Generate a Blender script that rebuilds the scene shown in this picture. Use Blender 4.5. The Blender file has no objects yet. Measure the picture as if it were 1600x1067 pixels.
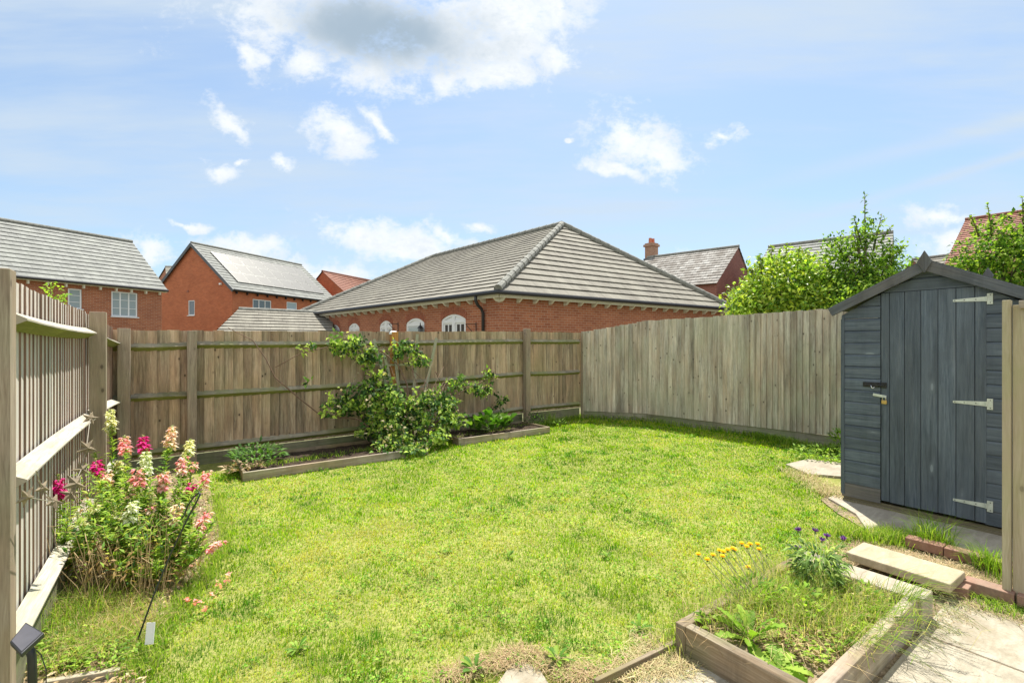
import bpy, math, random
import numpy as np
from mathutils import Vector, Matrix
R = math.radians
rnd = random.Random(7)
rng = np.random.default_rng(11)
scene = bpy.context.scene
COL = scene.collection

# ---------------------------------------------------------------- camera, sky, sun, exposure
# world axes follow the garden: +X across it to the right, +Y down its length; the camera stands over the origin
YAW = math.atan2(550, 750); CY, SY = math.cos(YAW), math.sin(YAW)
F, HZ, EYE = 750.0, 540.0, 1.5
cam_d = bpy.data.cameras.new('camera'); cam = bpy.data.objects.new('camera', cam_d); COL.objects.link(cam)
cam.location = (0, 0, EYE); cam.rotation_euler = (R(90), 0, -YAW)
cam_d.sensor_width = 36; cam_d.lens = 36*F/1600; cam_d.shift_y = 6.5/1600
cam_d.clip_start = 0.05; cam_d.clip_end = 2000
scene.camera = cam
SUNV = Vector((0.33, 0.29, 1.0)).normalized()
sun_d = bpy.data.lights.new('sun', 'SUN'); sun = bpy.data.objects.new('sun', sun_d); COL.objects.link(sun)
sun_d.energy = 4.4; sun_d.angle = R(0.6); sun_d.color = (1.0, 0.95, 0.86)
sun.rotation_euler = (-SUNV).to_track_quat('-Z', 'Y').to_euler()
vs = scene.view_settings
vs.view_transform = 'Standard'; vs.look = 'None'; vs.gamma = 1.0; vs.exposure = 0.92
scene.cycles.use_denoising = True
scene.cycles.max_bounces = 8; scene.cycles.transparent_max_bounces = 8

world = bpy.data.worlds.new('World'); scene.world = world; world.use_nodes = True
def build_sky():
    nt = world.node_tree; nt.nodes.clear(); N = nt.nodes.new; L = nt.links.new
    def math_(op, a, b=None, c=None, clamp=False):
        n = N('ShaderNodeMath'); n.operation = op; n.use_clamp = clamp
        for i, v in enumerate((a, b, c)):
            if v is None: continue
            if isinstance(v, (int, float)): n.inputs[i].default_value = v
            else: L(v, n.inputs[i])
        return n.outputs[0]
    out = N('ShaderNodeOutputWorld'); bg = N('ShaderNodeBackground'); bg.inputs['Strength'].default_value = 0.15
    sky = N('ShaderNodeTexSky'); sky.sky_type = 'NISHITA'; sky.sun_disc = False
    sky.sun_elevation = math.asin(SUNV.z); sky.sun_rotation = math.atan2(SUNV.x, SUNV.y)
    sky.air_density = 1.0; sky.dust_density = 1.4; sky.ozone_density = 1.2
    tc = N('ShaderNodeTexCoord')
    rot = N('ShaderNodeVectorRotate'); rot.rotation_type = 'Z_AXIS'; rot.inputs['Angle'].default_value = YAW
    L(tc.outputs['Generated'], rot.inputs['Vector'])
    sp = N('ShaderNodeSeparateXYZ'); L(rot.outputs[0], sp.inputs[0])
    dy = math_('MAXIMUM', sp.outputs[1], 0.08)
    qx = math_('DIVIDE', sp.outputs[0], dy); qz = math_('DIVIDE', sp.outputs[2], dy)
    q = N('ShaderNodeCombineXYZ'); L(qx, q.inputs[0]); L(qz, q.inputs[1])
    front = math_('MULTIPLY_ADD', sp.outputs[1], 8.0, -0.6, True)
    # the directions are stirred a little so that cloud outlines are never smooth
    def stir(vec, scale, amp, detail):
        n = N('ShaderNodeTexNoise'); n.inputs['Scale'].default_value = scale; n.inputs['Detail'].default_value = detail; n.inputs['Roughness'].default_value = 0.6; L(vec, n.inputs['Vector'])
        s_ = N('ShaderNodeVectorMath'); s_.operation = 'SUBTRACT'; L(n.outputs['Color'], s_.inputs[0]); s_.inputs[1].default_value = (.5, .5, .5)
        m_ = N('ShaderNodeVectorMath'); m_.operation = 'MULTIPLY'; L(s_.outputs[0], m_.inputs[0]); m_.inputs[1].default_value = (amp*1.3, amp, 0)
        a_ = N('ShaderNodeVectorMath'); a_.operation = 'ADD'; L(vec, a_.inputs[0]); L(m_.outputs[0], a_.inputs[1]); return a_.outputs[0]
    qs = stir(stir(q.outputs[0], 5.0, 0.13, 3), 22.0, 0.035, 4)
    # billowed noise that ragged the edges
    def noise(scale, detail=6, rough=0.6, sx=1, sy=1, rz=0, dist=0.0):
        mp = N('ShaderNodeMapping'); mp.inputs['Scale'].default_value = (sx, sy, 1); mp.inputs['Rotation'].default_value = (0, 0, rz)
        L(q.outputs[0], mp.inputs['Vector'])
        n = N('ShaderNodeTexNoise'); n.inputs['Scale'].default_value = scale; n.inputs['Detail'].default_value = detail
        n.inputs['Roughness'].default_value = rough; n.inputs['Distortion'].default_value = dist
        L(mp.outputs[0], n.inputs['Vector']); return n.outputs['Fac']
    n1 = noise(8.5, 10, 0.66, 1, 1.35, 0.35, 0.25)
    n2 = noise(28, 6, 0.6, 1, 1.5, 0.3)
    nn = math_('ADD', math_('MULTIPLY', n1, 0.8), math_('MULTIPLY', n2, 0.2))
    nb = math_('SUBTRACT', nn, 0.5)
    clouds = [(430,30,90,45,0),(780,100,90,40,0),(560,35,205,62,0),(700,45,160,70,0),(800,30,110,75,0),(620,95,130,50,0),(480,75,60,38,-.3),(715,112,80,35,0),(812,55,60,75,0),(392,92,26,16,0),(868,80,28,34,0),(868,30,26,36,0),
              (522,205,58,32,-.5),(362,183,52,17,-.6),(597,187,36,14,-.55),(344,262,36,18,-.4),(458,250,22,16,-.7),(385,252,16,10,0),
              (985,212,72,52,-.3),(1030,238,58,38,-.2),(950,262,60,16,-.2),(1126,208,30,13,-.2),(887,217,9,6,0),
              (570,372,78,20,-.2),(640,392,85,26,-.1),(700,375,46,18,-.5),(745,362,22,12,-.3),(375,390,62,20,-.1),(240,385,42,26,-.2),(205,400,30,20,0),
              (545,432,75,22,0),(470,425,60,16,-.2),(1462,334,46,17,.15),(1478,384,40,30,.6),(1085,392,30,14,.1),(298,343,42,9,-.1),(130,420,60,20,0)]
    m = None
    for (px, py, rx, ry, a) in clouds:
        mp = N('ShaderNodeMapping'); mp.vector_type = 'TEXTURE'
        mp.inputs['Location'].default_value = ((px-800)/F, (HZ-py)/F, 0)
        mp.inputs['Rotation'].default_value = (0, 0, a); mp.inputs['Scale'].default_value = (rx/F, ry/F, 1)
        L(qs, mp.inputs['Vector'])
        ln = N('ShaderNodeVectorMath'); ln.operation = 'LENGTH'; L(mp.outputs[0], ln.inputs[0])
        v = math_('SUBTRACT', 1.15, ln.outputs['Value'])
        m = v if m is None else math_('MAXIMUM', m, v)
    n4 = noise(80, 5, 0.6, 1, 1.3, 0.3)
    den = math_('ADD', math_('ADD', m, math_('MULTIPLY', nb, 4.4)), math_('MULTIPLY', math_('SUBTRACT', n4, 0.5), 0.9))
    sm = N('ShaderNodeMapRange'); sm.interpolation_type = 'SMOOTHSTEP'
    L(den, sm.inputs[0]); sm.inputs[1].default_value = -0.15; sm.inputs[2].default_value = 1.0
    cov = math_('MULTIPLY', sm.outputs[0], front)
    # thin high cloud in long streaks
    s1 = noise(1.5, 5, 0.55, 0.55, 2.6, -0.33, 0.4); s2 = noise(4.0, 5, 0.6, 0.4, 3.0, -0.36)
    veil = math_('ADD', math_('MULTIPLY', s1, 0.65), math_('MULTIPLY', s2, 0.35))
    vr = N('ShaderNodeMapRange'); vr.interpolation_type = 'SMOOTHSTEP'; L(veil, vr.inputs[0]); vr.inputs[1].default_value = 0.38; vr.inputs[2].default_value = 0.66
    vr.inputs[3].default_value = 0.26; vr.inputs[4].default_value = 0.9
    # two faint trails
    def trail(x0, y0, x1, y1, wdt, s):
        mp = N('ShaderNodeMapping'); mp.vector_type = 'TEXTURE'
        mp.inputs['Location'].default_value = ((x0-800)/F, (HZ-y0)/F, 0); mp.inputs['Rotation'].default_value = (0, 0, math.atan2(y0-y1, x1-x0))
        mp.inputs['Scale'].default_value = (1, wdt/F, 1); L(q.outputs[0], mp.inputs['Vector'])
        s_ = N('ShaderNodeSeparateXYZ'); L(mp.outputs[0], s_.inputs[0])
        g = math_('EXPONENT', math_('MULTIPLY', math_('MULTIPLY', s_.outputs[1], s_.outputs[1]), -1.0))
        f = N('ShaderNodeMapRange'); f.interpolation_type = 'SMOOTHSTEP'; L(s_.outputs[0], f.inputs[0]); f.inputs[1].default_value = -0.25; f.inputs[2].default_value = 0.5
        return math_('MULTIPLY', math_('MULTIPLY', g, f.outputs[0]), s)
    tr = math_('ADD', trail(1250, 345, 1600, 240, 9, 0.45), trail(1150, 300, 1600, 188, 14, 0.36))
    veilf = math_('ADD', vr.outputs[0], tr)
    veilf = math_('MULTIPLY', veilf, 1.0, None, True)
    # broad white cloud added behind the camera, out of view, to brighten facing fences
    back = N('ShaderNodeMapRange'); back.interpolation_type = 'SMOOTHSTEP'; L(sp.outputs[1], back.inputs[0]); back.inputs[1].default_value = 0.1; back.inputs[2].default_value = -0.5
    mix1 = N('ShaderNodeMix'); mix1.data_type = 'RGBA'; L(veilf, mix1.inputs[0]); tint = N('ShaderNodeMix'); tint.data_type = 'RGBA'; tint.blend_type = 'MULTIPLY'; tint.inputs[0].default_value = 1.0
    L(sky.outputs[0], tint.inputs[6]); tint.inputs[7].default_value = (0.53, 0.62, 0.66, 1); L(tint.outputs[2], mix1.inputs[6]); mix1.inputs[7].default_value = VEIL
    # body of the big cloud is thick and grey
    mp = N('ShaderNodeMapping'); mp.vector_type = 'TEXTURE'; mp.inputs['Location'].default_value = ((605-800)/F, (HZ-52)/F, 0)
    mp.inputs['Scale'].default_value = (205/F, 62/F, 1); mp.inputs['Rotation'].default_value = (0, 0, -.12); L(q.outputs[0], mp.inputs['Vector'])
    ln = N('ShaderNodeVectorMath'); ln.operation = 'LENGTH'; L(mp.outputs[0], ln.inputs[0])
    gr = N('ShaderNodeMapRange'); gr.interpolation_type = 'SMOOTHSTEP'; L(math_('ADD', math_('SUBTRACT', 1.1, ln.outputs['Value']), math_('MULTIPLY', math_('SUBTRACT', noise(5.0, 4, 0.5), 0.5), 1.6)), gr.inputs[0])
    gr.inputs[1].default_value = -0.2; gr.inputs[2].default_value = 0.95; gr.inputs[4].default_value = 1.0
    # soft shading inside the bright clouds
    cs = N('ShaderNodeMapRange'); L(math_('ADD', math_('MULTIPLY', n1, 1.0), math_('MULTIPLY', n4, 0.5)), cs.inputs[0]); cs.inputs[1].default_value = 0.6; cs.inputs[2].default_value = 1.0
    cw = N('ShaderNodeMix'); cw.data_type = 'RGBA'; L(cs.outputs[0], cw.inputs[0]); cw.inputs[6].default_value = CW1; cw.inputs[7].default_value = CW2
    cc = N('ShaderNodeMix'); cc.data_type = 'RGBA'; L(gr.outputs[0], cc.inputs[0]); L(cw.outputs[2], cc.inputs[6]); cc.inputs[7].default_value = CGREY
    mix2 = N('ShaderNodeMix'); mix2.data_type = 'RGBA'; L(cov, mix2.inputs[0]); L(mix1.outputs[2], mix2.inputs[6]); L(cc.outputs[2], mix2.inputs[7])
    n3 = N('ShaderNodeTexNoise'); n3.inputs['Scale'].default_value = 2.2; n3.inputs['Detail'].default_value = 5; L(tc.outputs['Generated'], n3.inputs['Vector'])
    bc = N('ShaderNodeMapRange'); L(n3.outputs['Fac'], bc.inputs[0]); bc.inputs[1].default_value = 0.3; bc.inputs[2].default_value = 0.5; bc.inputs[3].default_value = 0.2
    mix3 = N('ShaderNodeMix'); mix3.data_type = 'RGBA'; L(math_('MULTIPLY', back.outputs[0], bc.outputs[0]), mix3.inputs[0]); L(mix2.outputs[2], mix3.inputs[6]); mix3.inputs[7].default_value = (4.1, 4.2, 4.3, 1)
    L(mix3.outputs[2], bg.inputs['Color']); L(bg.outputs[0], out.inputs[0])
VEIL = (2.35, 2.75, 3.15, 1); CW1 = (3.75, 3.85, 3.9, 1); CW2 = (2.9, 3.15, 3.4, 1); CGREY = (1.5, 1.9, 2.3, 1)
build_sky()

# ---------------------------------------------------------------- where things are (rays of the survey camera met with real distances)
def yc(X, d, z=0.0): return Vector((X*CY+d*SY, -X*SY+d*CY, z))
def at(px, py, d): return yc((px-800)/F*d, d, EYE+(HZ-py)/F*d)
def gp(px, py, z=0.0): return at(px, py, F*(EYE-z)/(py-HZ))
def at_b(px, py, b):
    r = yc((px-800)/F, 1); return at(px, py, b/r.y)
def at_a(px, py, a):
    r = yc((px-800)/F, 1); return at(px, py, a/r.x)

# ---------------------------------------------------------------- materials
def new_mat(name):
    m = bpy.data.materials.new(name); m.use_nodes = True; nt = m.node_tree
    b = nt.nodes['Principled BSDF']; b.inputs['Roughness'].default_value = 0.75
    return m, nt, b
def mixc(nt, fac, a, b, mode='MIX'):
    n = nt.nodes.new('ShaderNodeMix'); n.data_type = 'RGBA'; n.blend_type = mode
    for i, v in ((0, fac), (6, a), (7, b)):
        if isinstance(v, (int, float)): n.inputs[i].default_value = v
        elif isinstance(v, tuple): n.inputs[i].default_value = v if len(v) == 4 else (*v, 1)
        else: nt.links.new(v, n.inputs[i])
    return n.outputs[2]
def ramp(nt, fac, stops):
    n = nt.nodes.new('ShaderNodeValToRGB'); nt.links.new(fac, n.inputs[0]); e = n.color_ramp.elements
    while len(e) > len(stops): e.remove(e[-1])
    while len(e) < len(stops): e.new(1)
    for k, (p, c) in zip(e, stops): k.position = p; k.color = (c, c, c, 1) if isinstance(c, (int, float)) else (*c, 1)
    return n.outputs[0]
def tnoise(nt, vec, scale, detail=5, rough=0.6, dist=0):
    n = nt.nodes.new('ShaderNodeTexNoise'); n.inputs['Scale'].default_value = scale; n.inputs['Detail'].default_value = detail
    n.inputs['Roughness'].default_value = rough; n.inputs['Distortion'].default_value = dist
    nt.links.new(vec, n.inputs['Vector']); return n.outputs['Fac']
def mapping(nt, vec, scale, loc=(0, 0, 0)):
    n = nt.nodes.new('ShaderNodeMapping'); n.inputs['Scale'].default_value = scale; n.inputs['Location'].default_value = loc
    nt.links.new(vec, n.inputs['Vector']); return n.outputs[0]
def nmath(nt, op, a, b=0.0):
    n = nt.nodes.new('ShaderNodeMath'); n.operation = op
    for i, v in enumerate((a, b)):
        if isinstance(v, (int, float)): n.inputs[i].default_value = v
        else: nt.links.new(v, n.inputs[i])
    return n.outputs[0]
def bump(nt, b, h, strength=0.4, dist=0.004):
    n = nt.nodes.new('ShaderNodeBump'); n.inputs['Strength'].default_value = strength; n.inputs['Distance'].default_value = dist
    nt.links.new(h, n.inputs['Height']); nt.links.new(n.outputs[0], b.inputs['Normal'])
def uvn(nt): n = nt.nodes.new('ShaderNodeTexCoord'); return n.outputs['UV']
def objn(nt): n = nt.nodes.new('ShaderNodeTexCoord'); return n.outputs['Object']
def wood(name, dark, light, tint2=None, knots=0.6, algae=None, alg_amt=0.3, rough=0.85, grain=1.0, islands=0.35, knotcol=None, ksel=0.6, blotch=0.0, kd=1.0, edge=None, streak=0.0, streakcol=(0.6, 0.6, 0.55)):
    m, nt, b = new_mat(name); L = nt.links.new
    g = nt.nodes.new('ShaderNodeNewGeometry'); rpi = g.outputs['Random Per Island']
    uv = uvn(nt); ofs = nt.nodes.new('ShaderNodeVectorMath'); ofs.operation = 'ADD'; L(uv, ofs.inputs[0])
    cmb = nt.nodes.new('ShaderNodeCombineXYZ'); L(nmath(nt, 'MULTIPLY', rpi, 37.0), cmb.inputs[0]); L(nmath(nt, 'MULTIPLY', rpi, 91.0), cmb.inputs[1]); L(cmb.outputs[0], ofs.inputs[1])
    V = ofs.outputs[0]
    warp = tnoise(nt, mapping(nt, V, (3, 1.2, 1)), 1.0, 3)
    wv = nt.nodes.new('ShaderNodeVectorMath'); wv.operation = 'ADD'; L(V, wv.inputs[0])
    wc = nt.nodes.new('ShaderNodeCombineXYZ'); L(nmath(nt, 'MULTIPLY', warp, 0.06*grain), wc.inputs[0]); L(wc.outputs[0], wv.inputs[1])
    n1 = tnoise(nt, mapping(nt, wv.outputs[0], (60, 1.6, 1)), 1.0, 6, 0.65)
    n2 = tnoise(nt, mapping(nt, V, (260, 9, 1)), 1.0, 3, 0.6)
    n3 = tnoise(nt, mapping(nt, V, (5, 1.3, 1)), 1.0, 4, 0.6)
    f = nmath(nt, 'ADD', nmath(nt, 'MULTIPLY', n1, 0.62), nmath(nt, 'MULTIPLY', n2, 0.38))
    c = mixc(nt, ramp(nt, f, [(0.38, 0.0), (0.62, 1.0)]), dark, light)
    if tint2: c = mixc(nt, ramp(nt, n3, [(0.38, 0.0), (0.68, 0.85)]), c, tint2)
    isl = ramp(nt, nmath(nt, 'FRACT', nmath(nt, 'MULTIPLY', rpi, 7.13)), [(0, 1-islands), (1, 1+islands*0.6)])
    c = mixc(nt, 1.0, c, isl, 'MULTIPLY')
    if blotch:
        bl = tnoise(nt, mapping(nt, objn(nt), (5.5, 5.5, 1.1)), 1.3, 6, 0.7)
        c = mixc(nt, 1.0, c, ramp(nt, bl, [(0.36, 1-blotch*0.6), (0.5, 1.0), (0.66, 1+blotch*0.25)]), 'MULTIPLY')
        bv = tnoise(nt, mapping(nt, V, (9, 0.7, 1)), 1.0, 6, 0.7)
        c = mixc(nt, 1.0, c, ramp(nt, bv, [(0.38, 1-blotch*0.8), (0.52, 1.0), (0.66, 1+blotch*0.35)]), 'MULTIPLY')
    if algae:
        an = tnoise(nt, mapping(nt, objn(nt), (2.2, 2.2, 1.4)), 1.0, 5, 0.65)
        c = mixc(nt, nmath(nt, 'MULTIPLY', ramp(nt, an, [(0.45, 0.0), (0.66, 1.0)]), alg_amt), c, algae)
    if streak:
        c = mixc(nt, nmath(nt, 'MULTIPLY', ramp(nt, tnoise(nt, mapping(nt, V, (24, 0.9, 1)), 1.0, 5, 0.7), [(0.56, 0), (0.72, 1)]), streak), c, streakcol)
    if knots:
        vo = nt.nodes.new('ShaderNodeTexVoronoi'); vo.inputs['Scale'].default_value = 1.0; L(mapping(nt, V, (9, 5.0*kd, 1)), vo.inputs['Vector'])
        k = ramp(nt, vo.outputs['Distance'], [(0.0, 1.0), (0.07, 0.95), (0.10, 0.25), (0.2, 0.0)])
        sel = ramp(nt, nmath(nt, 'ADD', vo.outputs['Color'], 0.0), [(ksel, 0.0), (ksel+0.02, 1.0)])
        c = mixc(nt, nmath(nt, 'MULTIPLY', nmath(nt, 'MULTIPLY', k, sel), knots), c, knotcol or tuple(x*0.3 for x in dark))
    if edge:  # shade on thick board edges painted into the colour, over a reddish sawn-wood tone
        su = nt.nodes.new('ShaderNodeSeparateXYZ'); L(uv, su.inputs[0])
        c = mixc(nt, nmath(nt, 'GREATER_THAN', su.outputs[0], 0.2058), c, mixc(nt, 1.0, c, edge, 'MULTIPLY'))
    L(c, b.inputs['Base Color']); b.inputs['Roughness'].default_value = rough; b.inputs['Specular IOR Level'].default_value = 0.25
    bump(nt, b, f, 0.5, 0.003)
    return m
def plain(name, col, rough=0.6, metal=0.0, var=0.15, scale=30, spec=0.5):
    m, nt, b = new_mat(name)
    n = tnoise(nt, objn(nt), scale, 4)
    c = mixc(nt, 1.0, col, ramp(nt, n, [(0.3, 1-var), (0.7, 1+var*0.4)]), 'MULTIPLY')
    nt.links.new(c, b.inputs['Base Color']); b.inputs['Roughness'].default_value = rough; b.inputs['Metallic'].default_value = metal
    b.inputs['Specular IOR Level'].default_value = spec
    return m
def brick_mat(name, c1, c2, mortar, dim=1.0):
    m, nt, b = new_mat(name); uv = uvn(nt)
    bt = nt.nodes.new('ShaderNodeTexBrick'); nt.links.new(uv, bt.inputs['Vector'])
    bt.inputs['Scale'].default_value = 1.0; bt.inputs['Brick Width'].default_value = 0.225; bt.inputs['Row Height'].default_value = 0.075
    bt.inputs['Mortar Size'].default_value = 0.006; bt.inputs['Mortar Smooth'].default_value = 0.3; bt.inputs['Bias'].default_value = -0.1
    bt.inputs['Color1'].default_value = (*c1, 1); bt.inputs['Color2'].default_value = (*c2, 1); bt.inputs['Mortar'].default_value = (*mortar, 1)
    n = tnoise(nt, uv, 1.1, 5, 0.65); n2 = tnoise(nt, uv, 60, 3)
    c = mixc(nt, 1.0, bt.outputs['Color'], ramp(nt, n, [(0.3, 0.88), (0.7, 1.1)]), 'MULTIPLY')
    c = mixc(nt, 0.5, c, ramp(nt, n2, [(0.3, 0.75), (0.7, 1.15)]), 'MULTIPLY')
    nt.links.new(c, b.inputs['Base Color']); b.inputs['Roughness'].default_value = 0.9; b.inputs['Specular IOR Level'].default_value = 0.2
    bump(nt, b, nmath(nt, 'SUBTRACT', 1.0, bt.outputs['Fac']), 0.5, 0.006)
    return m
def tile_mat(name, base, alt, stain, tw=0.3, rh=0.34, patch=0.5, joint=0.012):
    m, nt, b = new_mat(name); uv = uvn(nt)
    bt = nt.nodes.new('ShaderNodeTexBrick'); nt.links.new(uv, bt.inputs['Vector'])
    bt.inputs['Scale'].default_value = 1.0; bt.inputs['Brick Width'].default_value = tw; bt.inputs['Row Height'].default_value = rh
    bt.inputs['Mortar Size'].default_value = joint*0.5; bt.inputs['Mortar Smooth'].default_value = 0.2
    bt.inputs['Color1'].default_value = (*base, 1); bt.inputs['Color2'].default_value = (*alt, 1); bt.inputs['Mortar'].default_value = (*[x*0.45 for x in base], 1)
    n = tnoise(nt, mapping(nt, uv, (1.2, 0.5, 1)), 1.6, 7, 0.7); n2 = tnoise(nt, uv, 45, 4)
    n3 = tnoise(nt, mapping(nt, uv, (3.0, 0.25, 1)), 1.0, 6, 0.7)
    c = mixc(nt, nmath(nt, 'MULTIPLY', ramp(nt, n, [(0.42, 0.0), (0.62, 1.0)]), patch), bt.outputs['Color'], stain)
    c = mixc(nt, 1.0, c, ramp(nt, n2, [(0.3, 0.8), (0.7, 1.15)]), 'MULTIPLY')
    c = mixc(nt, 1.0, c, ramp(nt, n3, [(0.3, 0.82), (0.7, 1.12)]), 'MULTIPLY')
    nt.links.new(c, b.inputs['Base Color']); b.inputs['Roughness'].default_value = 0.8; b.inputs['Specular IOR Level'].default_value = 0.3
    bump(nt, b, n2, 0.3, 0.004)
    return m
def leaf_mat(name, trans=0.42, rough=0.6, spec=0.2):
    m, nt, b = new_mat(name); L = nt.links.new
    at_ = nt.nodes.new('ShaderNodeAttribute'); at_.attribute_name = 'tint'
    L(at_.outputs['Color'], b.inputs['Base Color']); b.inputs['Roughness'].default_value = rough; b.inputs['Specular IOR Level'].default_value = spec
    tr = nt.nodes.new('ShaderNodeBsdfTranslucent')
    c = mixc(nt, 1.0, at_.outputs['Color'], (1.25, 1.35, 0.6), 'MULTIPLY'); L(c, tr.inputs['Color'])
    mx = nt.nodes.new('ShaderNodeMixShader'); mx.inputs[0].default_value = trans
    L(b.outputs[0], mx.inputs[1]); L(tr.outputs[0], mx.inputs[2]); L(mx.outputs[0], nt.nodes['Material Output'].inputs[0])
    return m
def soil_mat(name, c1, c2, scale=22, b_=0.6):
    m, nt, b = new_mat(name); o = objn(nt)
    n = tnoise(nt, o, scale, 8, 0.7); n2 = tnoise(nt, o, 3, 4)
    c = mixc(nt, ramp(nt, n, [(0.35, 0), (0.65, 1)]), c1, c2)
    c = mixc(nt, 1.0, c, ramp(nt, n2, [(0.3, 0.75), (0.7, 1.15)]), 'MULTIPLY')
    nt.links.new(c, b.inputs['Base Color']); b.inputs['Roughness'].default_value = 0.95; b.inputs['Specular IOR Level'].default_value = 0.1
    bump(nt, b, n, b_, 0.03); return m
def stone_mat(name, c1, c2, dirt=(0.2, 0.16, 0.1), amt=0.5):
    m, nt, b = new_mat(name); o = objn(nt)
    n = tnoise(nt, mapping(nt, o, (5, 16, 5)), 1, 8, 0.65, 0.6); n2 = tnoise(nt, o, 2.5, 5, 0.65); n3 = tnoise(nt, o, 90, 4)
    c = mixc(nt, ramp(nt, n, [(0.35, 0), (0.65, 1)]), c1, c2)
    c = mixc(nt, nmath(nt, 'MULTIPLY', ramp(nt, n2, [(0.5, 0), (0.7, 1)]), amt), c, dirt)
    c = mixc(nt, 1.0, c, ramp(nt, n3, [(0.3, 0.85), (0.7, 1.08)]), 'MULTIPLY')
    nt.links.new(c, b.inputs['Base Color']); b.inputs['Roughness'].default_value = 0.9
    bump(nt, b, nmath(nt, 'ADD', n, n3), 0.35, 0.004); return m
def glass_mat(name, col, rough=0.08):
    m, nt, b = new_mat(name); b.inputs['Base Color'].default_value = (*col, 1); b.inputs['Roughness'].default_value = rough; b.inputs['Specular IOR Level'].default_value = 0.8
    return m
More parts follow.
